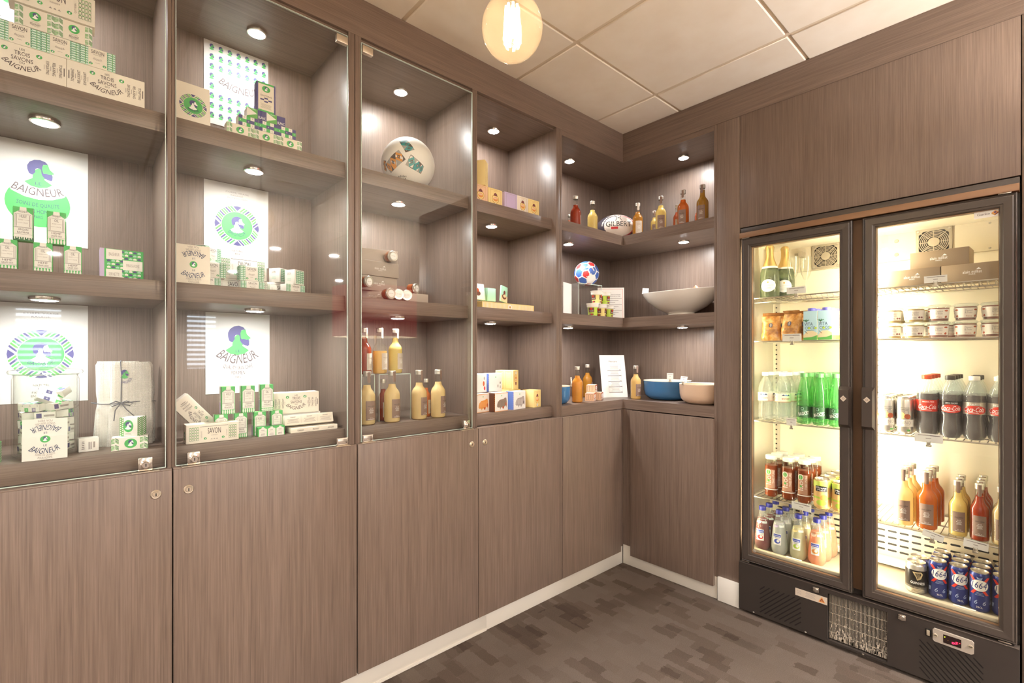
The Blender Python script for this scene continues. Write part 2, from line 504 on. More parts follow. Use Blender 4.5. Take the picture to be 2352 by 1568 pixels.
for i, (a, c) in enumerate(WIN):
    k = MB(); k.box(a, c, Y0 - .09, Y0 - .08, .95, 1.9, 'daylight')
    struct('window_%d' % (i + 1), k)
    k = MB()
    for z in range(11): k.box(a, c, Y0 - .05, Y0 - .02, .97 + z * .083, .97 + z * .083 + .045, 'blind_white')
    k.box(a, c, Y0 - .06, Y0 - .01, 1.87, 1.9, 'blind_white')
    o = k.build('window_blind'); tag(o, 'white slatted blind at the lobby window mirrored in the glass doors', 'blind', 'blinds at the lobby windows')
    area('window_daylight', ((a + c) / 2, Y0 - .072, 1.43), (-PI / 2, 0, PI), WINDOW_POWER, c - a, (.86, .93, 1.0), size_y=.93)

# fridge wall: filler panel, panel above the fridge, recess behind it and the return beyond
k = MB()
k.box(0, .05, -.5553, -.6668, .112, 2.36, 'wood_upright', .0012)
struct('trim_2', k)
k = MB()
k.box(0, .02, -.668, -1.593, 1.822, 2.36, 'wood_upright', .001)
k.box(.0, .5, -1.5955, -2.27, .0, 2.36, 'wood_upright', .001)
k.box(.50, .54, -.56, -2.27, 0, 2.5, 'dark')
k.box(.05, .5, -.645, -.6668, 0, 2.36, 'dark')
k.box(.02, .5, -.668, -1.593, 1.87, 1.89, 'dark')
k.box(0, .54, -.58, -2.27, 2.362, 2.5, 'wood_level_y')
struct('wall_right', k)
# crown board along both runs
k = MB()
k.prism([(-2.71, 0), (0, 0), (0, -2.27), (.02, -2.27), (.02, .02), (-2.71, .02)], 2.36, 2.499, 'wood_level_x')
struct('trim_3', k)
k = MB()
k.box(-.0015, 0, 0, -2.27, 2.36, 2.499, 'wood_level_y')
struct('trim_4', k)
k = MB(); k.box(-2.71, -1.024, 0, .018, 0, .10, 'toe_kick', .002); k.box(-1.0225, .0, .002, .018, 0, .10, 'toe_kick', .002)
k.box(-2.71, -1.024, -.003, 0, .002, .012, 'toe_kick'); struct('baseboard_left', k)
k = MB(); k.box(0, .018, .0, -.556, 0, .11, 'toe_kick', .002); k.box(-.012, .02, -.564, -.668, .002, .118, 'white_card', .001); struct('baseboard_right', k)

for i, (x, y) in enumerate(CEIL_SPOTS):
    if i == 0:
        dl = thing('ceiling_downlight', 'round recessed ceiling downlight with a white rim', 'ceiling light')
        kk = MB(); kk.lathe([(.062, -.002), (.078, -.008), (.085, -.004), (.085, 0)], 'cap_white', 32); kk.build('rim', dl)
        mat('spot_glow', '#fff2dd', .5, emit=14, ecol='#ffe9c8')
        kk = MB(); kk.lathe([(0, -.0015), (.062, -.0015)], 'spot_glow', 32); kk.build('lens', dl)
    o = place(dl, (x, y, 2.5), 'round recessed ceiling downlight with a white rim', group='ceiling downlights')
    area('downlight_lamp', (x, y, 2.488), (0, 0, 0), CEIL_POWER, .11, CEIL_COL)

# floor lamps with drum shades in the lobby; the red one is mirrored in the glass doors, the cream one is unseen, added to brighten the ceiling
mat('shade_red', '#8c2f33', .8, emit=2.2, ecol='#8c2f33'); mat('shade_cream', '#e8dcc8', .8, emit=.3, ecol='#f2dcb8'); mat('brass', '#d6b070', .25, metal=1)
for x, y, r, sh, lb in ((-.19, -2.78, .40, 'shade_red', 'floor lamp with a wide red drum shade mirrored in the glass'), (-4.3, -2.27, .30, 'shade_cream', 'added unseen floor lamp with a cream drum shade, brightening the ceiling')):
    fl = thing('floor_lamp', lb, 'lamp', (x, y, 0))
    k = MB(); k.lathe([(0, .0), (.16, 0), (.16, .02), (.02, .035)], 'brass', 32); k.build('base', fl)
    k = MB(); k.tube([(0, 0, .02), (0, 0, 1.75)], .014, 'brass', 12); k.build('pole', fl)
    k = MB(); k.lathe([(r, 1.38), (r, 1.85)], sh, 48); k.lathe([(r - .004, 1.85), (r - .004, 1.38)], 'shade_cream', 48); k.build('lamp_shade', fl)
    k = MB(); k.lathe([(0, 1.66), (.03, 1.68), (.045, 1.72), (.03, 1.77), (0, 1.78)], 'filament_warm' if 'filament_warm' in MATS else (mat('filament_warm', '#fff0d8', .5, emit=20, ecol='#ffe6c0').name), 20, c=(.05, 0, 0)); k.build('bulb', fl)
    Lf = bpy.data.lights.new('shade_lamp', 'POINT'); Lf.energy = UPLIGHT_POWER; Lf.color = (1, .95, .89); Lf.shadow_soft_size = .06
    o = bpy.data.objects.new('shade_lamp', Lf); COL.objects.link(o); o.location = (x - .06, y, 1.72)

# ------------------------------------------------------------------ wall cabinets
ZS = [(.90, .953), (1.373, 1.428), (1.85, 1.905)]           # bottom shelf, two shelves
UN = [(-2.702, -2.162, -2.69, -2.172), (-2.162, -1.6255, -2.151, -1.649), (-1.6235, -1.082, -1.601, -1.100), (-1.082, -.5435, -1.074, -.570)]
YB = .37
CL = ['far left display cabinet with glass door, soap posters, jar and towel', 'second display cabinet from the left, glass door, three soap posters',
      'third display cabinet with glass door, white football and juice bottles', 'open display cabinet without glass door holding yellow cartons']
for i, (xa, xb, ia, ib) in enumerate(UN):
    root = thing('display_cabinet', CL[i], 'cabinet', ((xa + xb) / 2, .2, 0), group='wall display cabinets')
    og = ((xa + xb) / 2, .2, 0)
    k = MB()
    k.box(xa, ia, 0.0, YB, .897, 2.36, 'wood_upright', .0008); k.box(ib, xb - .0006, 0.0, YB, .897, 2.36, 'wood_upright', .0008)
    k.box(xa, xb, YB, YB + .012, .09, 2.49, 'wood_upright')
    k.box(xa, ia, .02, YB, .10, .897, 'wood_upright'); k.box(ib, xb, .02, YB, .10, .897, 'wood_upright')
    k.box(xa, xb, .02, YB, .10, .118, 'wood_upright')
    k.box(ia, ib, .02, YB, 2.353, 2.372, 'wood_level_x')
    if i < 3: k.box(ia, ib, .012, .02, 2.345, 2.36, 'wood_level_x')
    k.build('carcass', root, og)
    for z0, z1 in ZS:
        k = MB(); k.box(ia, ib, .03, YB, z0, z1, 'wood_level_x', .001); k.build('shelf', root, og)
    k = MB(); k.box(xa + .0015, xb - .0015, -.02, -.001, .084, .8965, 'wood_upright', .0009)
    d = k.build('base_door', root, og)
    k = MB(); k.box(xa + .0015, xb - .0015, -.0195, .02, .8966, .8995, 'edge_band', .0006); k.build('top_edge', d, (0, 0, 0))
    d.children[-1].location = (-og[0], -og[1], 0)
    kx = (-2.2, -2.125, -1.118, -1.047)[i]
    k = MB()
    tf = lambda x, y, z, kx=kx: (kx + x, -.0202 - z, .8355 + y)
    k.lathe([(.0, .0042), (.0065, .0042), (.0078, .0028), (.0105, .003), (.0125, .0012), (.0125, 0)], 'nickel', 28, tf=tf)
    k.box(-.0012, .0012, -.004, .004, .0042, .0046, 'dark', tf=tf)
    c = k.build('keyhole', d); c.location = (-og[0], -og[1], 0)
    if i < 3:
        k = MB(); ga, gb = ia - .002, ib - .005
        k.box(ga, gb, -.0065, -.0005, .904, 2.338, 'pane')
        for fi, mi_ in enumerate(k.mi): pass
        kk = MB()
        for x in (ga, gb): kk.box(x - .0007, x + .0007, -.0064, -.0006, .904, 2.338, 'glass_edge')
        kk.box(ga, gb, -.0064, -.0006, 2.3375, 2.339, 'glass_edge'); kk.box(ga, gb, -.0064, -.0006, .903, .9045, 'glass_edge')
        g = k.build('glass_door', root, og)
        e = kk.build('glass_edge', g); e.location = (-og[0], -og[1], 0)
        hx = (ga + .018, gb - .021, ga + .022)[i]; lx = (gb - .045, ga + .042, gb - .032)[i]
        for z in (2.316, .914):
            k = MB(); k.box(hx - .020, hx + .020, -.0125, .004, z - .013, z + .013, 'nickel' if z > 2 else 'chrome', .002)
            if z < 2: k.frame(hx - .020, hx + .020, z - .013, z + .013, [(0, -.0125), (.0035, -.0145), (.0035, -.0125)], 'chrome', lambda a, b_, h: (a, h, b_)); k.box(hx - .026, hx + .026, -.0215, -.004, .8994, .9006, 'nickel')
            c = k.build('hinge_clamp', g); c.location = (-og[0], -og[1], 0)
        k = MB(); k.box(lx - .016, lx + .016, -.012, .004, .9015, .938, 'chrome', .0025)
        tf = lambda x, y, z, lx=lx: (lx + x, -.012 - z, .9195 + y)
        k.lathe([(0, .012), (.008, .012), (.0095, .0105), (.0095, .004), (.0125, .003), (.0125, 0)], 'chrome', 28, tf=tf)
        k.box(-.0012, .0012, -.0038, .0038, .012, .0126, 'dark', tf=tf)
        k.box(lx - .030, lx + .030, -.0215, -.002, .8994, .9008, 'nickel')
        c = k.build('glass_lock', g); c.location = (-og[0], -og[1], 0)

# corner cabinet
root = thing('corner_cabinet', 'open corner cabinet with L-shaped shelves of juice bottles and bowls', 'cabinet', (.17, .17, 0)); og = (.17, .17, 0)
CB = .345
k = MB()
k.box(-.5425, -.528, 0, CB, .897, 2.36, 'wood_upright', .0008)
k.box(-.5425, CB + .012, CB, CB + .012, .09, 2.49, 'wood_upright'); k.box(CB, CB + .012, -.556, CB, .09, 2.49, 'wood_upright')
k.box(0, CB, -.541, -.5548, .11, 2.36, 'wood_upright', .0008)
k.box(-.5425, -.528, .02, CB, .10, .897, 'wood_upright'); k.box(.02, CB, -.541, -.555, .10, .112, 'wood_upright')
k.box(-.046, .0, .001, .02, .10, .897, 'wood_upright'); k.box(.001, .02, -.062, 0, .10, .897, 'wood_upright')
for P in ([(-.528, 0), (-.0004, 0), (CB - .0004, CB), (-.528, CB)], [(0, -.0004), (0, -.541), (CB, -.541), (CB, CB - .0004)]):
    k.prism(P, 2.333, 2.3597, 'wood_level_x' if P[0][1] == 0 else 'wood_level_y')
k.build('carcass', root, og)
for z0, z1 in ZS:
    k = MB()
    k.prism([(-.528, 0), (-.0004, 0), (CB - .0004, CB), (-.528, CB)], z0, z1, 'wood_level_x')
    k.prism([(CB, CB - .0004), (CB, -.541), (0, -.541), (0, -.0004)], z0, z1, 'wood_level_y')
    k.build('shelf', root, og)
for nm, bx, eb, ev in (('base_door', (-.542, -.047, -.02, -.001, .084, .8955), (-.542, -.047, -.0195, .0, .8956, .8985), None),
                       ('base_door', (-.02, -.001, -.545, -.062, .066, .8925), (-.0195, 0, -.545, -.062, .8926, .8955), (-.0205, -.0005, -.5455, -.5425, .066, .8955))):
    k = MB(); k.box(*bx, 'wood_upright', .0009); d = k.build(nm, root, og)
    k = MB(); k.box(*eb, 'edge_band', .0006)
    if ev: k.box(*ev, 'edge_band', .0006)
    c = k.build('top_edge', d); c.location = (-og[0], -og[1], 0)

# LED pucks under the shelves
mat('led', '#ffffff', .3, emit=40, ecol='#fbfdff')
PK = [(-2.425, .155, 1.85, 0), (-2.425, .15, 1.373, 0), (-1.892, .207, 2.353, 1), (-1.912, .16, 1.85, 1), (-1.912, .15, 1.373, 1),
      (-1.327, .21, 2.353, 2), (-1.368, .156, 1.85, 2), (-1.385, .13, 1.373, 2), (-.798, .22, 2.353, 3), (-.857, .166, 1.85, 3), (-.885, .14, 1.373, 3),
      (-.26, .184, 2.333, 4), (-.285, .17, 1.85, 4), (-.30, .16, 1.373, 4), (.183, -.279, 2.333, 5), (.153, -.296, 1.85, 5), (.14, -.296, 1.373, 5), (-2.43, .2, 2.353, 0)]
CN = ['far left glass cabinet', 'second glass cabinet from the left', 'football cabinet', 'open yellow carton cabinet', 'corner cabinet, left wing', 'corner cabinet, right wing']
pk = thing('puck_light', 'x', 'light')
k = MB(); k.lathe([(.0265, -.0095), (.031, -.0085), (.0325, -.004), (.0325, 0)], 'chrome', 32); k.build('bezel', pk)
k = MB(); k.lathe([(0, -.0112), (.020, -.0108), (.0265, -.0092)], 'led', 32); k.build('lens', pk)
for x, y, z, c in PK:
    lv = 'under the top board' if z > 2 else ('under the upper shelf' if z > 1.6 else 'under the middle shelf')
    place(pk, (x, y, z), 'round LED puck %s of the %s' % (lv, CN[c]), group='shelf puck lights')
    area('puck_lamp', (x, y, z - .0125), (0, 0, 0), PUCK_POWER, .05, (1, .985, .96))

# hanging globe bulb
gb = thing('pendant_bulb', 'clear globe filament bulb hanging from the ceiling', 'pendant light', (-1.698, -.921, 1.885))
mat('filament', '#fff0d0', .5, emit=90, ecol='#ffdcae'); mat('wire_grey', '#8a7f74', .4)
k = MB(); R_ = .0625
pr = [(R_ * math.sin(t), -R_ * 1.02 * math.cos(t)) for t in [PI * i / 24 for i in range(21)]]
pr += [(.024, .062), (.018, .074), (.0165, .085)]
k.lathe(pr, 'bulb_glass', 40); k.build('glass_globe', gb)
k = MB()
for q in range(8):
    a = 2 * PI * q / 8 + .2; r0, r1 = .0125, .017
    k.tube([(r0 * math.cos(a), r0 * math.sin(a), .044), (r1 * math.cos(a + .15), r1 * math.sin(a + .15), -.028)], .0024, 'filament', 6)
k.build('filament', gb)
k = MB(); k.tube([(0, 0, .06), (0, 0, -.040)], .0022, 'clear_glass', 8); k.lathe([(.013, .06), (.006, .045), (.003, .03)], 'clear_glass', 16)
for q in range(8):
    a = 2 * PI * q / 8 + .2; k.tube([(0, 0, -.030), (.017 * math.cos(a + .15), .017 * math.sin(a + .15), -.028)], .0006, 'wire_grey', 5)
k.build('stem', gb)
k = MB(); k.lathe([(.0166, .083), (.019, .085), (.019, .125), (.012, .135), (.003, .14)], 'brass', 24); k.build('socket', gb)
k = MB(); k.tube([(0, 0, .138), (0, 0, .614)], .003, 'dark', 8); k.build('cord', gb)
Lb = bpy.data.lights.new('bulb_lamp', 'POINT'); Lb.energy = BULB_POWER; Lb.color = (1, .78, .5); Lb.shadow_soft_size = .02
o = bpy.data.objects.new('bulb_lamp', Lb); COL.objects.link(o); o.location = (-1.698, -.921, 1.885)
# ------------------------------------------------------------------ printed soap cartons
def pat_ladder(p, u0, v0, u1, v1, n, m1='dark_green', m2='leaf_green'):
    """strip of small rungs printed down the side of a soap carton"""
    st = (v1 - v0) / n; w = u1 - u0
    p.rect(u0, v0, u1, v1, 'mint', 1)
    for k in range(n):
        y = v0 + st * (k + .5)
        p.rect(u0 + w * .12, y - st * .12, u1 - w * .05, y + st * .12, 'white', 2)
        p.line(u0, y + st * .38, u1, y + st * .38, st * .14, m1, 3)
        p.rect(u0 + w * .04, y - st * .16, u0 + w * .16, y + st * .16, m1, 3)
        p.rect(u0 + w * .62, y - st * .4, u0 + w * .70, y + st * .4, m2, 3)
def pat_weave(p, u0, v0, u1, v1, n=3):
    """green herringbone hatching"""
    p.rect(u0, v0, u1, v1, 'white_card', 1)
    w, h = (u1 - u0), (v1 - v0) / n
    for r in range(n):
        a = v0 + r * h
        for q in range(4):
            f = q / 4
            p.poly([(u0, a + h * (.08 + f * .75)), (u0 + w * .46, a + h * (-.12 + f * .75 + .30)), (u0 + w * .46, a + h * (f * .75 + .27)), (u0, a + h * (.2 + f * .75))][::1], 'leaf_green', 2)
            p.poly([(u0 + w * .54, a + h * (.30 + f * .70)), (u1, a + h * (.02 + f * .70)), (u1, a + h * (.14 + f * .70)), (u0 + w * .54, a + h * (.42 + f * .70))], 'dark_green' if q % 2 else 'leaf_green', 2)
def pat_dots(p, u0, v0, u1, v1, nu, nv):
    p.rect(u0, v0, u1, v1, 'leaf_green', 1)
    for i in range(nu):
        for j in range(nv):
            p.ell(u0 + (u1 - u0) * (i + .5) / nu, v0 + (v1 - v0) * (j + .25 + .5 * (i % 2)) / nv, (u1 - u0) / nu * .36, (v1 - v0) / nv * .36, 'white_card', 2, 8)
def side_words(p, u, v, h, words, flip):
    for i, (t, dx) in enumerate(words):
        p.text(t, u + dx, v, h * .062, 'ink', w=h * .42, rot=(-PI / 2 if flip else PI / 2))
def p_trois(w, h):
    p = Pr(); c = w / 2
    p.text('LES', c, h * .86, h * .065, 'ink', asp=1.0); p.text('TROIS', c, h * .72, h * .13, 'ink')
    p.text('SAVONS', c, h * .54, h * .13, 'ink'); p.text('DU', c, h * .42, h * .055, 'ink', asp=1.1)
    p.text('BAIGNEUR', c, h * .25, h * .16, 'ink', w=h * .92, R=h * .55, slant=.2)
    for s in (-1, 1): p.badge(c + s * h * .40, h * .78, h * .075, h * .065)
    for s, ws in ((-1, ('EXFOLIANT', 'RELAXANT', 'TONIFIANT')), (1, ('EXFOLIATING', 'RELAXING', 'TONIFYING'))):
        for i, t in enumerate(ws): p.text(t, c + s * h * (.60 + .16 * i), h * .5, h * .075, 'ink', w=h * .44, rot=-s * PI / 2)
        for i in range(3): p.rect(c + s * h * (.52 + .16 * i) - h * .006, h * .42, c + s * h * (.52 + .16 * i) + h * .006, h * .58, 'pale_ink', 2)
        p.rect(c + s * h * 1.01 - h * .012, h * .36, c + s * h * 1.01 + h * .012, h * .64, 'ink', 2)
    return p
def p_savon_small(w, h):
    p = Pr(); e = w * .24
    pat_ladder(p, 0, h * .02, e, h * .98, 8); pat_ladder(p, w - e, h * .02, w, h * .98, 8)
    p.text('SAVON', w / 2, h * .80, h * .19, 'ink', w=w * .36); p.rect(w * .38, h * .645, w * .62, h * .66, 'pale_ink', 2)
    p.text('BAIGNEUR', w / 2, h * .42, h * .10, 'pale_ink', w=w * .24, R=h * .34); p.rect(w * .44, h * .24, w * .56, h * .255, 'pale_ink', 2)
    for s in (-1, 1): p.badge(w / 2 + s * w * .19, h * .16, h * .075, h * .065)
    return p
def p_savon_big(w, h):
    p = Pr()
    for a, b in ((.06, .24), (.80, .96)):
        for i in range(4):
            x = w * (a + (b - a) * i / 4)
            for j in range(5):
                y = h * (.14 + .72 * j / 5)
                p.box(x, y, x + w * (b - a) * .20, y + h * .12, h * .010, 'dark_green', 2); p.rect(x + w * .004, y + h * .105, x + w * .03, y + h * .13, 'leaf_green', 3)
    p.line(w * .25, h * .86, w * .79, h * .86, h * .018, 'ink')
    p.text('SAVON', w * .52, h * .62, h * .30, 'ink', w=w * .25); p.text('DU BAIGNEUR', w * .52, h * .38, h * .055, 'pale_ink', w=w * .12)
    for s in (-1, 1): p.badge(w * .52 + s * w * .17, h * .22, h * .07, h * .06); p.text('QUOTIDIEN', w * .52 + s * w * .24, h * .45, h * .05, 'pale_ink', w=h * .35, rot=s * PI / 2)
    for i in range(3): p.poly([(w * (.47 + .05 * i - .02), h * .15), (w * (.47 + .05 * i + .02), h * .15), (w * (.47 + .05 * i), h * .21)], 'pale_ink', 2)
    return p
def p_relax(w, h):
    p = Pr(); e = w * .20
    pat_weave(p, 0, 0, e, h, 3); pat_weave(p, w - e, 0, w, h, 3)
    p.badge(w / 2, h * .62, w * .15, h * .22); p.text('RELAXANT', w / 2, h * .22, h * .11, 'ink', w=w * .26)
    p.rect(w * .40, h * .33, w * .60, h * .345, 'pale_ink', 2); p.rect(w * .42, h * .12, w * .58, h * .135, 'pale_ink', 2)
    return p
def p_oil(w, h, word, seed, kind):
    p = Pr()
    p.rect(0, 0, w, h, 'green', 1)
    body = 'white_card'
    p.poly([(w * .04, 0), (w * .96, 0), (w * .96, h * .80), (w * .68, h * .90), (w * .66, h), (w * .34, h), (w * .32, h * .90), (w * .04, h * .80)], body, 2)
    p.text('BAIGNEUR', w / 2, h * .86, h * .055, 'ink', w=w * .46, R=w * .5)
    p.box(w * .10, h * .40, w * .90, h * .79, w * .014, 'ink', 3); p.rect(w * .16, h * .42, w * .19, h * .77, 'pale_ink', 3); p.rect(w * .81, h * .42, w * .84, h * .77, 'pale_ink', 3)
    p.text(word, w / 2, h * .725, h * .085, 'ink', w=w * (.34 if len(word) > 3 else .22))
    p.text('BEARD' if word == 'OIL' else 'BARBE', w * .38, h * .62, h * .035, 'pale_ink', w=w * .22); p.line(w * .5, h * .62, w * .8, h * .62, h * .006, 'pale_ink', 3)
    p.text('FACE' if word == 'OIL' else 'VISAGE', w * .62, h * .53, h * .035, 'pale_ink', w=w * .22); p.line(w * .2, h * .53, w * .48, h * .53, h * .006, 'pale_ink', 3)
    p.text(seed[0], w / 2, h * .33, h * .06, 'ink', w=w * .5); p.text(seed[1], w / 2, h * .245, h * .05, 'ink', w=w * .58)
    p.line(w * .04, h * .385, w * .96, h * .385, h * .008, 'ink', 3); p.line(w * .04, h * .19, w * .96, h * .19, h * .006, 'ink', 3)
    if kind == 0:
        p.rect(0, 0, w, h * .10, 'dark_green', 3)
        for i in range(8): p.rect(w * (.06 + i * .118), h * (.03 + .03 * (i % 2)), w * (.11 + i * .118), h * .155, 'white_card', 4)
    elif kind == 1:
        p.rect(0, 0, w, h * .16, 'green', 3)
        for i in range(6): p.ell(w * (.085 + i * .166), h * .08, w * .055, h * .08, 'white_card', 4, 12)
    else:
        for i in range(6):
            for j in range(2): p.rect(w * (.02 + i * .165), h * (.015 + .075 * j), w * (.11 + i * .165), h * (.06 + .075 * j), 'green', 4)
    return p
def p_oil_side(w, h, n=0):
    p = Pr(); p.rect(0, 0, w, h, 'green', 1); p.rect(w * .0, 0, w * .52, h, 'white_card', 2)
    p.fine(w * .08, h * .45, w * .44, h * .95, 10, 'pale_ink'); p.rect(0, 0, w * .52, h * .42, 'lilac', 3)
    return p
def p_check(w, h, nu=5, nv=3, sh=0):
    p = Pr(); cs = ('purple', 'white_card', 'green', 'white_card')
    for i in range(nu):
        for j in range(nv):
            c = cs[(i * 3 + j * 2 + sh + (i * j) % 2) % 4]
            p.rect(w * i / nu, h * j / nv, w * (i + 1) / nu, h * (j + 1) / nv, c, 1)
            if (i + j) % 2: p.text('SAVONS'[(i + j) % 6], w * (i + .5) / nu, h * (j + .5) / nv, h / nv * .4, 'white' if c != 'white_card' else 'ink', l=2)
    return p
def p_blanc(w, h):
    p = Pr(); p.rect(0, 0, w * .54, h, 'leaf_green', 1); p.poly([(0, h * .1), (w * .52, h * .5), (0, h)], 'white_card', 2)
    p.rect(w * .54, 0, w, h, 'purple', 1); p.text('BLANC', w * .77, h * .25, h * .28, 'white', w=w * .38); p.rect(w * .2, h * .86, w * .45, h * .92, 'mint', 3)
    return p
def p_tall(w, h):
    p = Pr(); p.rect(0, 0, w, h, 'purple', 1); p.rect(w * .08, 0, w * .92, h * .06, 'green', 2); p.rect(w * .08, h * .94, w * .92, h, 'green', 2)
    p.rect(w * .08, h * .06, w * .92, h * .94, 'cream_card', 2)
    p.badge(w / 2, h * .79, w * .22, h * .105, 3); p.text('SAVONS', w / 2, h * .555, h * .05, 'ink', w=w * .6, l=4)
    for i, j in ((0, 0), (-1, -1), (1, -1), (0, -2)): p.rect(w * (.5 + .21 * i - .10), h * (.445 + .055 * j), w * (.5 + .21 * i + .10), h * (.495 + .055 * j), 'purple', 4)
    p.fine(w * .2, h * .12, w * .8, h * .28, 6, 'pale_ink', 4)
    return p
def p_serv(w, h):
    p = Pr(); p.rect(0, 0, w, h, 'green', 1); p.rect(0, 0, w * .10, h, 'lilac', 2)
    c = 0
    for i in range(8):
        for j in range(9):
            p.poly([(w * (.16 + i * .10), h * (.06 + j * .105)), (w * (.24 + i * .10), h * (.06 + j * .105)), (w * (.24 + i * .10), h * (.105 + j * .105)), (w * (.20 + i * .10), h * (.13 + j * .105)), (w * (.16 + i * .10), h * (.105 + j * .105))], ('white_card', 'purple', 'mint')[(i + j * 2) % 3], 2)
    for a in ((.14, .66, .50, .99, 'BAIGNEUR'), (.52, .34, .98, .66, 'MINI-SAVONS'), (.14, .02, .50, .34, 'SERVIETTE')):
        p.rect(w * a[0], h * a[1], w * a[2], h * a[3], 'white_card', 3); p.text(a[4], w * (a[0] + a[2]) / 2, h * (a[1] + a[3]) / 2, h * .10, 'pale_ink', w=w * (a[2] - a[0]) * .66, l=4)
    return p
def p_card(w, h):
    """square card with the same words upright and upside down"""
    p = Pr(); c = w / 2; m_ = h / 2
    p.badge(c, m_, w * .115, h * .085)
    for s in (1, -1):
        r = 0 if s == 1 else PI
        q = Pr()
        q.text('LE', 0, -h * .15, h * .045, 'blue_ink', asp=1.1)
        q.text('BAIGNEUR', 0, -h * .285, h * .13, 'blue_ink', w=w * .66, R=h * .42, slant=.2)
        q.text('SOINS DE QUALITÉ' if s == 1 else 'QUALITY SKIN CARE', 0, -h * .385, h * .05, 'pale_ink', w=w * .44, R=h * .52); q.text('POUR HOMME' if s == 1 else 'FOR MEN', 0, -h * .455, h * .05, 'pale_ink', w=w * .32, R=h * .6)
        for pts, mm_, l in q.items: p.poly([(c + s * x, m_ + s * y) for x, y in pts], mm_, l)
    return p
def p_card_ring(w, h):
    p = Pr(); p.crest(w / 2, h / 2 - h * .02, w * .40); return p
def p_poster_heads(w, h):
    p = Pr()
    for i in range(7):
        for j in range(8):
            if 3 <= j <= 4 and i > 0: continue
            p.head(w * (.115 + .135 * i), h * (.93 - .118 * j), h * .075, 'green', 'purple', 1)
    p.text('LE', w * .52, h * .60, h * .03, 'pale_ink', asp=1.2); p.text('BAIGNEUR', w * .54, h * .50, h * .085, 'ink', w=w * .62, R=h * .40, slant=.1)
    return p
def p_poster_soins(w, h):
    p = Pr(); c = w * .47
    p.ell(c, h * .40, w * .335, h * .235, 'green', 1)
    p.poly([(c + w * x, h * y) for x, y in ((-.36, .62), (-.2, .80), (.2, .80), (.36, .62), (.27, .50), (.14, .455), (0, .44), (-.14, .455), (-.27, .50))], 'white_card', 2)
    p.head(c + w * .01, h * .70, h * .285, 'green', 'purple', 3)
    p.text('LE', c, h * .60, h * .03, 'blue_ink', asp=1.2, l=5); p.text('BAIGNEUR', c, h * .515, h * .075, 'ink', w=w * .52, R=w * .62, l=4, slant=.05)
    p.text('SOINS DE QUALITÉ', c, h * .385, h * .038, 'blue_ink', w=w * .44, R=w * 1.3); p.text('POUR HOMME', c, h * .32, h * .04, 'blue_ink', w=w * .32); p.text('PARIS', c, h * .265, h * .03, 'blue_ink', w=w * .09)
    return p
def p_poster_crest(w, h, foot):
    p = Pr()
    for i, t in enumerate(('CORPS, VISAGE', 'RASAGE,', 'ACCESSOIRES')): p.text(t, w * .5, h * (.90 - .035 * i), h * .018, 'pale_ink', w=w * (.36, .2, .32)[i])
    p.crest(w * .5, h * .49, w * .345)
    for i, t in enumerate(('NATUREL', 'BIO', 'FABRIQUÉ', 'EN FRANCE')): p.text(t, w * .5, h * (.175 - .036 * i), h * .020, 'ink', w=w * (.17, .07, .19, .21)[i])
    return p
def p_poster_man(w, h):
    p = Pr(); c = w * .49
    p.head(c, h * .66, h * .37, 'green', 'purple', 1); p.text('LE', c, h * .525, h * .035, 'blue_ink', asp=1.2)
    p.text('BAIGNEUR', c, h * .425, h * .115, 'ink', w=w * .62, R=w * .42, slant=.1)
    p.text('QUALITY SKIN CARE', c, h * .315, h * .045, 'ink', w=w * .46, R=w * .62); p.text('FOR MEN', c, h * .255, h * .042, 'ink', w=w * .21); p.text('PARIS', c, h * .20, h * .024, 'ink', w=w * .08)
    return p
def poster(label, x0, x1, z, h, pr, y=.3728, lean=0, name='poster'):
    w = x1 - x0; h = .297
    k = carton_mesh(name, w, .0016, h, 'poster_white', pr(w, h), b=0)
    o = k.build(name, loc=((x0 + x1) / 2, y - .004, z)); o.rotation_euler = (lean, 0, 0)
    return tag(o, label, 'poster')
Z0, Z1, Z2 = .953, 1.428, 1.905
poster('white poster with many small green bearded heads, far left top shelf', -2.688, -2.498, 2.045, .3, p_poster_heads)
poster('white poster of a bearded green man over a big green circle', -2.546, -2.336, 1.551, .3, p_poster_soins)
poster('white poster with striped green crest, behind the glass jar', -2.546, -2.336, 1.074, .3, lambda w, h: p_poster_crest(w, h, 1))
poster('white poster covered in rows of green bearded heads, second cabinet top shelf', -2.025, -1.812, 2.054, .3, p_poster_heads)
poster('white poster with striped green crest behind the soap cubes, second cabinet', -2.025, -1.812, 1.551, .3, lambda w, h: p_poster_crest(w, h, 1))
poster('white poster of a bearded man behind the green oil boxes', -2.020, -1.807, 1.074, .3, p_poster_man)

def P(*a, **k): return carton(*a, **k)
TR = dict(w=.160, d=.05, h=.075, body='cream_card', front=p_trois(.160, .075))
SV = dict(w=.0725, d=.035, h=.050, body='cream_card', front=p_savon_small(.0725, .050))
RX = dict(w=.0715, d=.035, h=.050, body='cream_card', front=p_relax(.0715, .050))
BG = dict(w=.160, d=.05, h=.072, body='cream_card', front=p_savon_big(.160, .072))
G1 = 'soap cartons stacked on the far left top shelf'
F = .038
for i, x in enumerate((-2.4605, -2.300)): P('tr', 'soap_carton', (x, F + .025, Z2), 'long cream soap carton on far left top shelf, %s end of bottom row' % ('left', 'right')[i], group=G1, **TR)
for i, x in enumerate((-2.465, -2.3925, -2.3195)): P('sv', 'soap_carton', (x, F + .018, Z2 + .0755), 'small soap carton in second row of the top left pile, %s of three' % ('left', 'middle', 'right')[i], group=G1, **SV)
for i, x in enumerate((-2.4375, -2.366)): P('rx', 'soap_carton', (x, F + .018, Z2 + .126), 'green hatched soap carton in third row of the top left pile, %s one' % ('left', 'right')[i], group=G1, **RX)
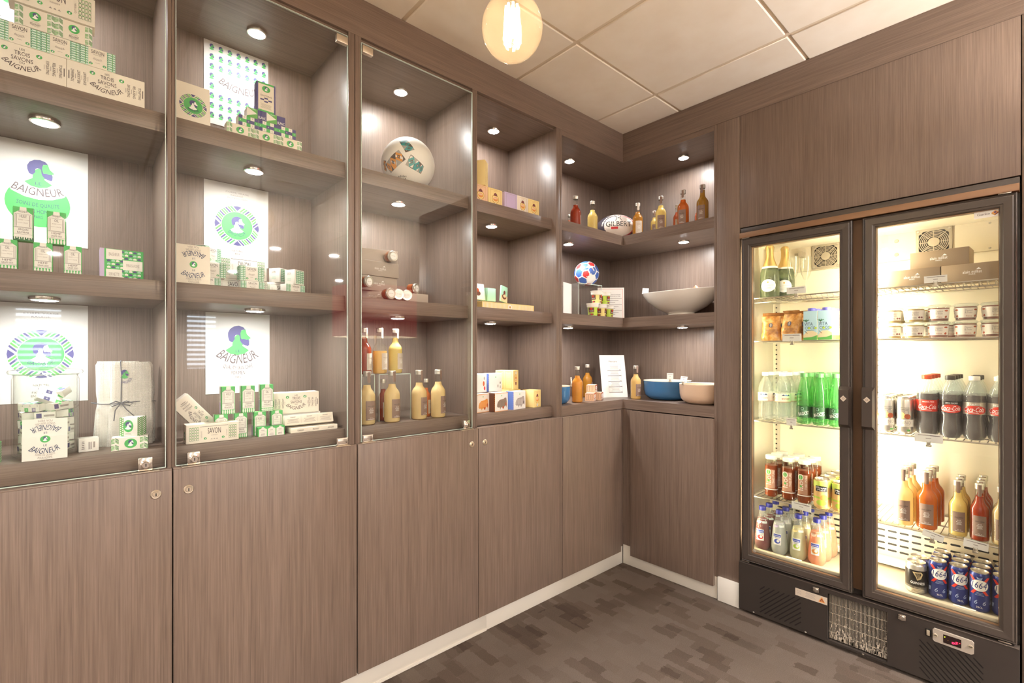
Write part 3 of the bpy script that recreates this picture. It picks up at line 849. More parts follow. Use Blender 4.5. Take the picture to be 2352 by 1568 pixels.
P('bg', 'soap_carton', (-2.405, F + .018, Z2 + .1765), 'large cream soap carton lying on top of the far left pile', group=G1, **BG)
# far left, middle shelf
OA = dict(w=.036, d=.03, h=.084, body='leaf_green', front=p_oil(.036, .084, 'HUILE', ('ARGAN', 'BAOBAB'), 0), left=p_oil_side(.03, .084), right=p_oil_side(.03, .084))
OB = dict(w=.036, d=.03, h=.084, body='leaf_green', front=p_oil(.036, .084, 'OIL', ('HEMP', 'GRAPE SEED'), 1), left=p_oil_side(.03, .084), right=p_oil_side(.03, .084))
OC = dict(w=.035, d=.03, h=.0765, body='leaf_green', front=p_oil(.035, .0765, 'HUILE', ('CHANVRE', 'RAISIN'), 1), left=p_oil_side(.03, .0765), right=p_oil_side(.03, .0765))
OD = dict(w=.037, d=.03, h=.085, body='green', front=p_oil(.037, .085, 'OIL', ('PLUM', 'HAZELNUT'), 2), left=p_oil_side(.03, .085), right=p_oil_side(.03, .085))
G2 = 'beard oil boxes on the far left middle shelf'
P('oa', 'oil_box', (-2.461, .088, Z1 + .0772), 'green and cream oil box reading HUILE on the upper tier', group=G2, **OA)
P('ob', 'oil_box', (-2.400, .088, Z1 + .0772), 'green and cream oil box reading OIL on the upper tier', group=G2, **OB)
OE = dict(OB, h=.0765, front=p_oil(.035, .0765, 'OIL', ('HEMP', 'GRAPE SEED'), 1), left=None, right=None, w=.035)
for i, x in enumerate((-2.4885, -2.425, -2.3685)): P('oe', 'oil_box', (x, .088, Z1), 'green oil box on the lower tier below the crest poster, %s of three' % ('left', 'middle', 'right')[i], group=G2, **OE)
P('serv', 'gift_box', (-2.266, .125, Z1), 'green patterned gift box with white labels and lilac end', w=.096, d=.05, h=.086, body='lilac', front=p_serv(.096, .086), right=Pr().rect(0, 0, .05, .086, 'grey_card_side', 1))
# far left, bottom shelf
PD = dict(w=.045, d=.04, h=.052, body='white_card', front=Pr().badge(.022, .028, .013, .017).fine(.014, .003, .030, .009, 2, 'pale_ink'), right=None, left=None)
pd = Pr(); pat_dots(pd, 0, 0, .04, .052, 7, 9); PD['right'] = pd
pd = Pr(); pat_dots(pd, 0, .0, .010, .052, 2, 9); PD['front'].items += pd.items
P('pd', 'soap_box', (-2.242, .085, Z0 + .0365), 'small white soap box with dotted green side on top, before the towel', rot=-.6, **PD)
pw = Pr(); pat_weave(pw, 0, 0, .016, .036, 2); pw.badge(.042, .018, .014, .013); pat_weave(pw, .062, 0, .08, .036, 2)
pw2 = Pr(); pat_weave(pw2, 0, 0, .04, .036, 2)
P('pw', 'soap_box', (-2.249, .075, Z0), 'hatched green and white soap box under the dotted one', w=.08, d=.04, h=.036, body='white_card', front=pw, right=pw2, rot=-.12)
P('wh', 'soap_box', (-2.338, .115, Z0), 'plain white barcode box between the jar and the towel', w=.042, d=.03, h=.037, body='white_card', rot=.1, front=Pr().fine(.006, .006, .012, .03, 5, 'ink').rect(.02, .006, .0205, .026, 'ink').rect(.0225, .006, .024, .026, 'ink').rect(.026, .006, .027, .026, 'ink').rect(.03, .01, .034, .026, 'pale_ink'))
dd = Pr(); pat_dots(dd, 0, 0, .05, .05, 6, 8); dd2 = Pr(); pat_dots(dd2, 0, 0, .035, .05, 4, 8)
P('dd', 'soap_box', (-2.525, .075, Z0), 'dotted green soap box at the far left edge, lower of two', w=.05, d=.035, h=.05, body='leaf_green', front=dd, right=dd2)
P('dd', 'soap_box', (-2.533, .078, Z0 + .05), 'dotted green soap box at the far left edge, upper of two', w=.05, d=.035, h=.05, body='leaf_green')
o = P('sq', 'display_card', (-2.420, .041, Z0), 'square white card with blue words leaning on the jar', cat='card', w=.083, d=.0012, h=.103, body='white_card', front=p_card(.083, .103), b=0, rot=(-.14, 0, 0))

# glass jar full of soap boxes
jar = thing('glass_jar', 'big lidded glass jar filled with wrapped soaps', 'jar', (-2.421, .128, Z0 + .0006))
k = MB(); R_ = .0655
k.lathe([(0, 0), (R_ - .006, 0), (R_, .006), (R_, .20), (R_ - .003, .209), (R_ + .001, .214)], 'clear_glass', 48); k.lathe([(R_ - .004, .212), (R_ - .004, .012), (0, .01)], 'clear_glass', 48); k.build('jar_body', jar)
k = MB(); k.lathe([(0, .211), (R_ - .006, .211), (R_ + .006, .214), (R_ + .0085, .219), (R_ + .006, .224), (R_ - .01, .227), (.014, .233), (.009, .238), (.0095, .241), (.0155, .246), (.0165, .251), (.0145, .256), (.008, .259), (0, .26)], 'clear_glass', 48); k.build('lid', jar)
rj = random.Random(3)
chk = [p_check(.040, .029, 5, 3, s) for s in range(3)]
for i in range(30):
    lay = i // 5; a = (i % 5) * 2 * PI / 5 + lay * .63; rr = .036
    w_, h_, d_ = (.040, .0195, .029)
    x, y, z = -2.421 + rr * math.sin(a), .128 - rr * math.cos(a), Z0 + .0125 + lay * .0215
    tp = chk[i % 3] if i % 2 else Pr().badge(.016, .0145, .009, .011).rect(.030, .006, .038, .026, 'pale_ink', 1)
    ft = Pr().rect(.004, .004, .014, .016, 'purple', 1).rect(.018, .007, .038, .012, 'pale_ink', 1) if i % 3 else p_check(.040, .0195, 5, 2, i)
    o = carton('jar%d' % (i % 6), 'wrapped_soap', (x, y, z), 'small wrapped soap box among others inside the glass jar', cat='soap', rot=(rj.uniform(-.07, .07), rj.uniform(-.10, .10), a + rj.uniform(-.1, .1)), group='wrapped soaps in the glass jar', w=w_, d=d_, h=h_, body='white_card', front=ft, top=tp)
o = carton('jarT', 'wrapped_soap', (-2.417, .104, Z0 + .152), 'tilted green, purple and white checked soap on top inside the jar', cat='soap', rot=(.95, .45, .25), w=.05, d=.042, h=.016, body='white_card', top=p_check(.05, .042, 4, 4, 1))
o = carton('jarU', 'wrapped_soap', (-2.398, .125, Z0 + .153), 'checked soap lying flat at the top right inside the jar', cat='soap', rot=(.35, -.2, -.5), w=.048, d=.038, h=.018, body='white_card', top=p_check(.048, .038, 4, 3, 0))

# folded waffle towel tied with twine
m = mat('waffle', '#efece4', .9, spec=.1)
b = m.node_tree.nodes['Principled BSDF']; tc = N(m, 'ShaderNodeTexCoord')
ws = []
for d in ('X', 'Z'):
    wv = N(m, 'ShaderNodeTexWave'); wv.bands_direction = d; wv.inputs['Scale'].default_value = 95; L(m, tc.outputs['Object'], wv.inputs['Vector']); ws.append(wv.outputs['Fac'])
mn = N(m, 'ShaderNodeMath'); mn.operation = 'MULTIPLY'; L(m, ws[0], mn.inputs[0]); L(m, ws[1], mn.inputs[1])
bp = N(m, 'ShaderNodeBump'); bp.inputs['Strength'].default_value = .8; bp.inputs['Distance'].default_value = .002; L(m, mn.outputs[0], bp.inputs['Height']); L(m, bp.outputs[0], b.inputs['Normal'])
mat('twine', '#5d5f66', .8)
tw = thing('towel', 'folded white waffle towel tied up with grey twine', 'towel', (-2.257, .165, Z0 + .0006), -.05)
k = MB(); TH = .245
def slab(x0, x1, y0, y1, h, flare):
    def fn(u, v):
        a = 2 * PI * u; e = 5
        q = 1 / (abs(math.cos(a)) ** e + abs(math.sin(a)) ** e) ** (1 / e)
        z = h * v; pinch = 1 - .05 * math.exp(-((z - .125) / .02) ** 2)
        f = 1 + flare * (1 - v); cx = (x0 + x1) / 2; cy = (y0 + y1) / 2
        s = 1.0 if v < .97 else .94
        return (cx + (x1 - x0) / 2 * q * math.sin(a) * f * pinch * s + .004 * math.sin(v * 3), cy - (y1 - y0) / 2 * q * math.cos(a) * pinch * s, z)
    k.grid(fn, 40, 30, 'waffle', closed_u=True)
    r = [fn(i / 40, 1) for i in range(40)]; k.add(r, [tuple(range(40))], 'waffle')
slab(-.066, .066, .002, .034, TH - .003, .10); slab(-.064, .036, -.012, .004, TH, .10); slab(-.035, .060, -.026, -.010, TH - .002, .11)
k.build('towel_cloth', tw)
k = MB()
k.tube([(.074 * math.sin(t) * (1 if abs(math.sin(t)) < .96 else 1), .005 - .034 * math.cos(t), .125 + .002 * math.sin(3 * t)) for t in [2 * PI * i / 40 for i in range(40)]], .0013, 'twine', 6, closed=True)
k.tube([(-.008, -.029, .125), (-.007, -.028, .20), (-.009, -.027, .243), (-.008, -.01, .2475), (-.008, .03, .246)], .0013, 'twine', 6)
for s in (-1, 1):
    k.tube([(-.008, -.031, .125), (-.008 + s * .012, -.038, .131), (-.008 + s * .026, -.039, .124), (-.008 + s * .02, -.038, .117), (-.008, -.032, .124)], .0016, 'twine', 6)
    k.tube([(-.008, -.032, .125), (-.008 + s * .013, -.037, .105), (-.008 + s * (.016 if s < 0 else .03), -.036, .075 if s < 0 else .085)], .0014, 'twine', 6)
k.build('twine', tw)
k = MB(); q = Pr(); q.head(.012, .030, .026, 'green', 'purple', 1); q.text('BAIGNEUR', .019, .008, .007, 'purple', w=.026, R=.013, rot=.5)
k.ink(q, lambda u, v, l: (-.012 + u, -.0285 - EPS * l, .178 + v)); k.build('embroidery', tw)

# second cabinet, top shelf
P('cring', 'display_card', (-2.101, .062, Z2), 'square white card with striped green ring, second cabinet top shelf', cat='card', w=.088, d=.0014, h=.128, body='cream_card', front=p_card_ring(.088, .128), b=0, rot=(-.1, 0, .04))
G3 = 'soap boxes piled up on the second cabinet top shelf'
for i, x in enumerate((-1.974, -1.8975, -1.822)): P('r2', 'soap_carton', (x, .09, Z2), 'green hatched soap carton, bottom row of second cabinet pile, %s' % ('left', 'middle', 'right')[i], group=G3, w=.0755, d=.035, h=.047, body='cream_card', front=p_relax(.0755, .047))
for i, x in enumerate((-1.950, -1.891, -1.833)): P('ch', 'soap_carton', (x, .09, Z2 + .0475), 'checked purple and green soap box, middle row, %s' % ('left', 'middle', 'right')[i], group=G3, w=.058, d=.035, h=.033, body='white_card', front=p_check(.058, .033, 5, 3, 0))
for i, x in enumerate((-1.9255, -1.867)): P('bl', 'soap_carton', (x, .09, Z2 + .081), 'soap box with white arrow reading BLANC, %s one' % ('left', 'right')[i], group=G3, w=.058, d=.035, h=.031, body='white_card', front=p_blanc(.058, .031))
P('tall', 'soap_carton', (-1.897, .09, Z2 + .1125), 'tall cream gift box with purple edges atop the BLANC boxes', w=.057, d=.03, h=.096, body='purple', front=p_tall(.057, .096), group=G3)
# second cabinet, middle shelf
P('c2', 'display_card', (-2.102, .052, Z1), 'square cream card with words both ways, second cabinet middle shelf', cat='card', w=.086, d=.0014, h=.118, body='cream_card', front=p_card(.086, .118), b=0, rot=(-.08, 0, .0))
G4 = 'small ladder-patterned soap boxes on the second cabinet middle shelf'
SL = Pr(); pat_ladder(SL, 0, .002, .035, .048, 8)
S2 = dict(w=.0725, d=.035, h=.050, body='white_card', front=p_savon_small(.0725, .050), left=SL, right=SL)
S3 = dict(w=.0725, d=.035, h=.036, body='white_card', front=p_savon_small(.0725, .036), left=SL and None, right=None)
P('s3', 'soap_carton', (-2.052, .155, Z1), 'low soap box under the left SAVON box beside the card', group=G4, **S3)
P('s2', 'soap_carton', (-2.038, .155, Z1 + .0363), 'SAVON soap box beside the cream card, second tier', group=G4, **S2)
P('s2', 'soap_carton', (-2.046, .165, Z1 + .0866), 'SAVON soap box beside the cream card, topmost and turned', rot=.75, group=G4, **S2)
P('s3', 'soap_carton', (-1.922, .155, Z1), 'low SAVON box at the centre front under another', group=G4, **S3)
P('s2', 'soap_carton', (-1.925, .155, Z1 + .0363), 'SAVON soap box at the centre in front of the big carton', group=G4, **S2)
P('bg2', 'soap_carton', (-1.935, .232, Z1 + .049), 'large SAVON carton standing behind the centre soap boxes', group=G4, w=.150, d=.05, h=.078, body='white_card', front=p_savon_big(.150, .078))
for i, x in enumerate((-1.965, -1.808)): P('bg3', 'soap_carton', (x, .235, Z1), 'large SAVON carton lying flat at the back, %s one' % ('left', 'right')[i], group=G4, w=.154, d=.05, h=.0485, body='white_card', front=p_savon_big(.154, .0485))
P('s3', 'soap_carton', (-1.793, .14, Z1), 'low SAVON box under the right soap cube', group=G4, rot=.3, **S3)
CU = dict(w=.045, d=.045, h=.052, body='white_card', front=Pr(), left=Pr().text('SAVON', .02, .038, .009, 'pale_ink', w=.016).fine(.012, .012, .03, .022, 2, 'mint'))
pat_ladder(CU['front'], .006, .003, .024, .049, 7); pat_ladder(CU['front'], .025, .003, .043, .049, 7)
P('cu', 'soap_carton', (-1.815, .225, Z1 + .049), 'soap cube on the right, back one on the large carton', group=G4, rot=.6, **CU)
P('cu', 'soap_carton', (-1.785, .145, Z1 + .0365), 'soap cube on the right, front one', group=G4, rot=.5, **CU)
# second cabinet, bottom shelf
G5 = 'soap and oil boxes on the second cabinet bottom shelf'
P('sb', 'soap_carton', (-2.054, .065, Z0), 'long SAVON soap carton lying at the front left', group=G5, w=.138, d=.05, h=.056, body='cream_card', front=p_savon_big(.138, .056), left=Pr().badge(.025, .022, .010, .013))
P('trs', 'soap_carton', (-2.104, .150, Z0 + .0545), 'long soap carton leaning steeply at the left of second cabinet', rot=(0, .87, .0), group=G5, w=.14, d=.05, h=.055, body='cream_card', front=p_trois(.14, .055))
OL = [OC, dict(OC, h=.0765), dict(OC), dict(OC, front=p_oil(.035, .0765, 'OIL', ('PLUM', 'NUT'), 2))]
for i, (x, y) in enumerate(((-2.026, .088), (-1.972, .085), (-1.9165, .085), (-1.864, .088))):
    P(('oc', 'od2')[i > 2], 'oil_box', (x, y, Z0), 'green oil box in the lower tier of the second cabinet, %s' % ('first', 'second', 'third', 'fourth')[i], group=G5, **OL[i])
OU = dict(OC, w=.037, h=.086, front=p_oil(.037, .086, 'HUILE', ('CHANVRE', 'RAISIN'), 1), left=p_oil_side(.03, .086), right=None)
for i, x in enumerate((-2.006, -1.949)): P('ou', 'oil_box', (x, .092, Z0 + .077), 'green HUILE oil box on the upper tier, %s of two' % ('left', 'right')[i], group=G5, **OU)
P('ov', 'oil_box', (-1.893, .092, Z0 + .077), 'green OIL box at the right end of the upper tier', group=G5, **dict(OD, w=.037, h=.088, front=p_oil(.037, .088, 'OIL', ('PLUM', 'HAZELNUT'), 2), left=p_oil_side(.03, .088), right=None))
p3 = Pr(); p3.rect(0, 0, .080, .030, 'green', 1)
for i in range(3):
    x = .0025 + i * .026
    p3.poly([(x, 0), (x + .023, 0), (x + .023, .0235), (x + .015, .027), (x + .015, .030), (x + .008, .030), (x + .008, .027), (x, .0235)], 'white_card', 2)
    p3.text(('HUILE', 'OIL', 'HUILE')[i], x + .0115, .0195, .0032, 'ink', w=.009); p3.fine(x + .005, .003, x + .018, .010, 2, 'ink', 3); p3.line(x + .003, .0145, x + .02, .0145, .0004, 'pale_ink', 3)
P('p3', 'gift_box', (-1.890, .053, Z0), 'low green three-pack box printed with three bottles', w=.080, d=.028, h=.030, body='green', front=p3, group=G5)
P('bg4', 'soap_carton', (-1.785, .140, Z0), 'large SAVON carton lying under another at the right back', group=G5, w=.160, d=.05, h=.059, body='white_card', front=p_savon_big(.160, .059))
P('tr2', 'soap_carton', (-1.792, .130, Z0 + .0593), 'long three-soap carton on top at the right back', group=G5, w=.156, d=.05, h=.073, body='cream_card', front=p_trois(.156, .073))
tp = Pr()
for i in range(3): tp.text(('TONIFIANT', 'RELAXANT', 'EXFOLIANT')[i], .028 + i * .055, .026, .0035, 'ink', w=.018); tp.fine(.008 + i * .055, .006, .048 + i * .055, .021, 4, 'pale_ink'); tp.rect(.0 + i * .055, .004, .0004 + i * .055, .03, 'pale_ink')
P('tp', 'soap_carton', (-1.764, .072, Z0 + .021), 'slim cream three-pack box tilted at the front right', group=G5, w=.166, d=.042, h=.034, body='cream_card', front=tp, rot=(-.25, 0, .02))
tq = Pr()
for i in range(3): tq.text(('TONIFIANT', 'RELAXANT', 'EXFOLIANT')[i], .032 + i * .052, .008, .005, 'ink', w=.022)
P('tq', 'soap_carton', (-1.752, .062, Z0), 'slim cream three-pack box lying flat at the front right', group=G5, w=.160, d=.046, h=.0165, body='cream_card', front=tq, rot=.03)
# ------------------------------------------------------------------ bottles of fruit juice
JC = {'pear': '#f6dda6', 'apple': '#f4cf86', 'orange': '#f2b04a', 'amber': '#c98a2e', 'peach': '#d9772c', 'tomato': '#b5411c', 'straw': '#b98a24', 'pink': '#e58a6a', 'lemon': '#f5dd8c'}
for k_, c_ in JC.items(): translucent('juice_' + k_, c_, .25, .4)
mat('label_text', '#efe8e0', .5)
def bottle_prof(r, h):
    return [(0, .002), (r * .86, 0), (r * .97, .003), (r, .009), (r, h * .51), (r * .985, h * .545), (r * .92, h * .58), (r * .78, h * .62), (r * .60, h * .653), (r * .50, h * .685), (r * .455, h * .73), (r * .43, h * .78), (r * .42, h * .92)]
def juice_bottle(col, r=.0305, h=.205, fill=.74, label='brown', word=('NECTAR', 'PÊCHE'), seal=True, turn=0.0):
    root = thing('juice_bottle', 'x', 'bottle')
    k = MB(); k.lathe(bottle_prof(r, h), 'clear_glass', 28); k.build('glass', root)
    k = MB(); pf = [(max(a - .0012, 0), z + .001) for a, z in bottle_prof(r, h)]
    zt = h * fill; q = []
    for (a, z), (a2, z2) in zip(pf, pf[1:]):
        q.append((a, z))
        if z2 > zt: q.append((a + (a2 - a) * (zt - z) / (z2 - z), zt)); break
    q.append((0, zt)); k.lathe(q, 'juice_' + col, 28); k.build('juice', root)
    lw, lh = r * (1.35 if label == 'brown' else 1.25), h * .36
    p = Pr(); p.rect(0, 0, lw, lh, 'label_brown' if label == 'brown' else 'label_cream', 1)
    tx = 'label_text' if label == 'brown' else 'white'
    p.text('alain milliat', lw / 2, lh * .73, lh * .06, 'dark' if label == 'brown' else 'grey_card', w=lw * .66, l=2)
    p.text(word[0], lw / 2, lh * .585, lh * .062, tx, w=lw * .30, l=2); p.text(word[1], lw / 2, lh * .50, lh * .062, tx, w=lw * .42, l=2)
    p.fine(lw * .30, lh * .36, lw * .70, lh * .46, 3, tx, 2, .35); p.text('33 cl', lw / 2, lh * .12, lh * .04, tx, w=lw * .3, l=2); p.fine(lw * .18, lh * .03, lw * .82, lh * .075, 1, tx, 2, .4)
    k = MB(); z0 = h * .09
    k.ink(p, lambda u, v, l: ((r + .0004 + EPS * l) * math.sin(turn + (u - lw / 2) / r), -(r + .0004 + EPS * l) * math.cos(turn + (u - lw / 2) / r), z0 + v), r * .14)
    k.build('label', root)
    k = MB(); c = r * .47
    k.lathe([(c * .96, h * .905), (c, h * .912), (c * .96, h * .925), (c, h * .938), (c * .96, h * .95), (c, h * .96), (c, h * .992), (c * .93, h), (0, h)], 'cap_silver', 24); k.build('cap', root)
    if seal:
        k = MB(); p = Pr(); sw = r * .42
        p.poly([(0, h * .80), (sw * .2, h * .78), (sw * .8, h * .78), (sw, h * .80), (sw, h * .985), (0, h * .985)], 'label_brown' if label == 'brown' else 'label_cream', 1)
        k.ink(p, lambda u, v, l: ((c + .0006) * math.sin(turn + (u - sw / 2) / c), -(c + .0006) * math.cos(turn + (u - sw / 2) / c), v), c * .2)
        k.build('neck_seal', root)
    return root
BJ = {}
def bottle(col, loc, desc, rz=0.0, group=None, **kw):
    key = (col, tuple(sorted(kw.items())))
    if key not in BJ: BJ[key] = juice_bottle(col, **kw)
    return place(BJ[key], (loc[0], loc[1], loc[2] + .0006), desc, rz, group)
SM = dict(r=.0205, h=.135)
# ---------------------------------------------------------------- third cabinet
# football on the top shelf
def ball(name, label, cat, loc, R, colour, rot=(0, 0, 0), nu=176, nv=88, sx=1.0, mats=()):
    k = MB()
    vs, fs, mi = [], [], []
    for j in range(nv + 1):
        t = PI * j / nv
        for i in range(nu): a = 2 * PI * i / nu; vs.append((math.sin(t) * math.cos(a), math.sin(t) * math.sin(a), math.cos(t)))
    for j in range(nv):
        for i in range(nu): fs.append((j * nu + i, (j + 1) * nu + i, (j + 1) * nu + (i + 1) % nu, j * nu + (i + 1) % nu))
    by = {}
    for f in fs:
        c = sum((Vector(vs[q]) for q in f), Vector()).normalized()
        by.setdefault(colour(c), []).append(f)
    mt = Euler(rot).to_matrix()
    pts = [mt @ Vector((x * sx, y, z)) * R for x, y, z in vs]
    used = {}
    for m_, F_ in by.items(): k.add([], [], m_)
    k.v = [tuple(p) for p in pts]
    for m_, F_ in by.items():
        for f in F_: k.f.append(list(f)); k.mi.append(k.m(m_)); k.sm.append(True)
    o = k.build(name, loc=loc)
    bpy.context.view_layer.update()
    return tag(o, label, cat)
m = mat('ball_white', '#f6f3ee', .35); mat('ball_teal', '#2f9aa0', .4); mat('ball_amber', '#e0973a', .4); mat('ball_dark', '#57473c', .4); mat('ball_silver', '#a9a6a2', .4)
cx = [Vector((0, -1, 0))]
VW = Vector((-.70, -.68, -.20)).normalized()            # side of the ball that faces the room
U_ = Vector((0, 0, 1)).cross(VW).normalized() * -1; V_ = VW.cross(U_) * -1
if V_.z < 0: V_ = -V_
if U_.x < 0: U_ = -U_
fb = ball('football', 'white football with teal and amber facets, top shelf of third cabinet', 'ball', (-1.325, .150, Z2 + .1105), .110, lambda c: 'ball_white', nu=96, nv=48)
k = MB(); q = Pr(); q.text('adidas', 0, 0, .013, 'dark', w=.042)
for i in range(3): q.poly([(-.012 + i * .010, -.024), (-.006 + i * .010, -.024), (-.001 + i * .009, -.014 ), (-.006 + i * .009, -.014)], 'dark', 2)
def on_ball(u, v, l, c=(-.02, -.62)):
    d = (VW + U_ * (u / .110 + c[0]) + V_ * (v / .110 + c[1])).normalized(); return tuple(d * (.1104 + EPS * l))
k.ink(q, on_ball, .004); k.build('maker_mark', fb)
def band(u0, v0, ang, L_, W_, hue):
    """coloured band of cube facets printed on the ball"""
    p = Pr(); ca, sa = math.cos(ang), math.sin(ang)
    def Q(pts, m_, l): p.poly([(u0 + x * ca - y * sa, v0 + x * sa + y * ca) for x, y in pts], m_, l)
    n = 3; s = L_ / n
    for i in range(n):
        a = -L_ / 2 + i * s; h = W_ / 2
        Q([(a, -h), (a + s, -h), (a + s, h), (a, h)], 'ball_dark' if i % 2 == 0 else 'ball_silver', 1)
        Q([(a, 0), (a + s * .5, h), (a + s, 0), (a + s * .5, -h)], hue, 2)
        Q([(a + s * .5, h), (a + s, h), (a + s, 0)], 'ball_silver' if i % 2 == 0 else 'ball_dark', 2)
        Q([(a, -h), (a + s * .5, -h), (a, 0)], hue if i % 2 else 'ball_silver', 2)
        Q([(a + s * .5 - s * .22, 0), (a + s * .5, h * .42), (a + s * .5 + s * .22, 0), (a + s * .5, -h * .42)], 'ball_dark', 3)
        Q([(a + s * .5 - s * .10, 0), (a + s * .5, h * .2), (a + s * .5 + s * .10, 0), (a + s * .5, -h * .2)], 'ball_silver' if i % 2 else hue, 4)
    return p
k = MB()
for b_ in ((-.034, -.006, .62, .100, .050, 'ball_amber'), (.026, .080, -1.12, .085, .050, 'ball_teal'), (.076, -.024, -.55, .105, .050, 'ball_teal'), (-.105, -.020, 1.35, .058, .034, 'ball_amber'), (-.095, -.088, .1, .04, .03, 'ball_teal')):
    k.ink(band(*b_), lambda u, v, l: on_ball(u, v, l, (0, 0)), .004)
k.build('facet_print', fb)
# gift boxes and jam jars on the middle shelf
def p_gift(w, h):
    p = Pr(); p.text('alain milliat', w / 2, h * .52, h * .16, 'white', w=w * .30); p.text('PARIS', w / 2, h * .38, h * .07, 'white', w=w * .10); p.poly([(w * .56, h * .64), (w * .60, h * .74), (w * .64, h * .64)], 'white', 3); return p
mat('gift_box_grey', '#b3a79d', .5)
GX = dict(w=.165, d=.10, h=.058, body='gift_box_grey', front=p_gift(.165, .058))
G6 = 'grey gift boxes stacked in the third cabinet'
P('g0', 'gift_box', (-1.475, .175, Z1), 'grey gift box at the bottom left of the stack', group=G6, w=.155, d=.10, h=.040, body='gift_box_grey', front=p_gift(.155, .04), rot=-.25)
P('gx', 'gift_box', (-1.475, .172, Z1 + .0405), 'grey gift box lying second from the bottom of the stack', group=G6, rot=.08, **GX)
P('gx', 'gift_box', (-1.470, .166, Z1 + .099), 'grey gift box with white script, third in the stack', group=G6, rot=.02, **GX)
P('g2', 'gift_box', (-1.452, .185, Z1 + .1575), 'plain grey gift box on top of the stack, pushed back', group=G6, w=.150, d=.10, h=.052, body='gift_box_grey', rot=-.22)
P('g3', 'gift_box', (-1.312, .155, Z1), 'low grey gift box standing alone right of the stack', group=G6, w=.120, d=.09, h=.043, body='gift_box_grey')
jm = thing('jam_jar', 'x', 'jar')
mat('jam', '#a2542c', .2); mat('jam_light', '#e0a45c', .2)
k = MB(); k.lathe([(0, 0), (.019, 0), (.021, .003), (.021, .026), (.019, .030)], 'clear_glass', 24); k.build('glass', jm)
k = MB(); k.lathe([(0, .001), (.018, .001), (.0198, .004), (.0198, .025), (0, .026)], 'jam', 24); k.build('jam', jm)
k = MB(); k.lathe([(.0205, .029), (.0215, .030), (.0215, .038), (.020, .0395), (.016, .039), (0, .039)], 'cap_silver', 24); p = Pr(); p.ell(0, 0, .014, .014, 'white', 1); p.text('alain milliat', 0, .001, .0025, 'grey_card', w=.018, l=2); k.ink(p, lambda u, v, l: (u, v, .039 + EPS * l)); k.build('lid', jm)
for i, (x, y, z, r) in enumerate(((-1.432, .125, Z1 + .158 + .0222, (PI / 2, 0, .1)), (-1.545, .082, Z1 + .0222 + .0408, (PI / 2, 0, .35)), (-1.477, .06, Z1 + .0222, (PI / 2, 0, .15)), (-1.430, .062, Z1 + .0222, (PI / 2, 0, -.2)), (-1.386, .066, Z1 + .0222, (PI / 2, 0, -.35)))):
    place(jm, (x, y, z), ('small jam jar lying on the third gift box of the stack', 'small jam jar lying against the left side of the stack', 'small jam jar lying at the shelf front, left of three', 'small jam jar lying at the shelf front, middle of three', 'small jam jar lying at the shelf front, right of three')[i], r, 'small jam jars in the third cabinet')
bpy.data.objects['jam_jar.001'].location = (-1.560, .085, Z1 + .0405 + .0225)
place(jm, (-1.322, .150, Z1 + .0435), 'small orange jam jar standing on the low grey box', (PI / 2, 0, .5), 'small jam jars in the third cabinet').location = (-1.322, .150, Z1 + .0435 + .0222)
# acrylic risers and juices on the bottom shelf
def riser(label, loc, w, d, h, rz=0):
    k = MB(); t = .003
    k.box(-w / 2, w / 2, -d / 2, d / 2, h - t, h, 'acrylic'); k.box(-w / 2, -w / 2 + t, -d / 2, d / 2, 0, h - t, 'acrylic'); k.box(w / 2 - t, w / 2, -d / 2, d / 2, 0, h - t, 'acrylic')
    for x in (-w / 2, w / 2 - t): k.box(x, x + t, -d / 2 - .0004, -d / 2, 0, h, 'glass_edge')
    k.box(-w / 2, w / 2, -d / 2 - .0004, -d / 2, h - t, h, 'glass_edge')
    o = k.build('acrylic_riser', loc=loc); o.rotation_euler = (0, 0, rz); return tag(o, label, 'display stand')
riser('clear acrylic riser under the pale juice bottles, third cabinet', (-1.413, .165, Z0 + .0006), .142, .13, .186)
riser('clear acrylic riser at the left wall of the third cabinet', (-1.545, .175, Z0 + .0006), .10, .13, .186)
G7 = 'juice bottles on the third cabinet bottom shelf'
TR_ = .186 + Z0 + .001
bottle('tomato', (-1.528, .135, TR_), 'dark red juice bottle standing on the left riser', .55, G7, label='cream', word=('NECTAR', 'TOMATE'), r=.0285, h=.180, fill=.80)
bottle('apple', (-1.462, .135, TR_), 'half full golden juice bottle on the riser', .45, G7, label='cream', word=('JUS', 'POMME'), r=.0285, h=.182, fill=.50)
bottle('lemon', (-1.393, .135, TR_), 'pale yellow juice bottle at right on the riser', .45, G7, label='cream', word=('JUS', 'RAISIN'), r=.0285, h=.181, fill=.80)
for i, (x, y) in enumerate(((-1.548, .067), (-1.444, .067), (-1.322, .067), (-1.232, .064))):
    bottle('pear', (x, y, Z0), 'pale pear juice bottle with brown label in the front row, %s of four' % ('first', 'second', 'third', 'last')[i], (.1, .2, .38, .45)[i], G7, word=('JUS', 'POMME'), r=.0315, h=.200)
bottle('tomato', (-1.452, .125, Z0), 'small red juice bottle inside the clear riser', .1, G7, r=.022, h=.165, label='cream', word=('NECTAR', 'TOMATE'), fill=.76, seal=False)
bottle('peach', (-1.262, .110, Z0), 'small orange juice bottle behind the pale ones', .5, G7, r=.020, h=.160, label='cream', word=('NECTAR', 'PÊCHE'), fill=.76, seal=False)
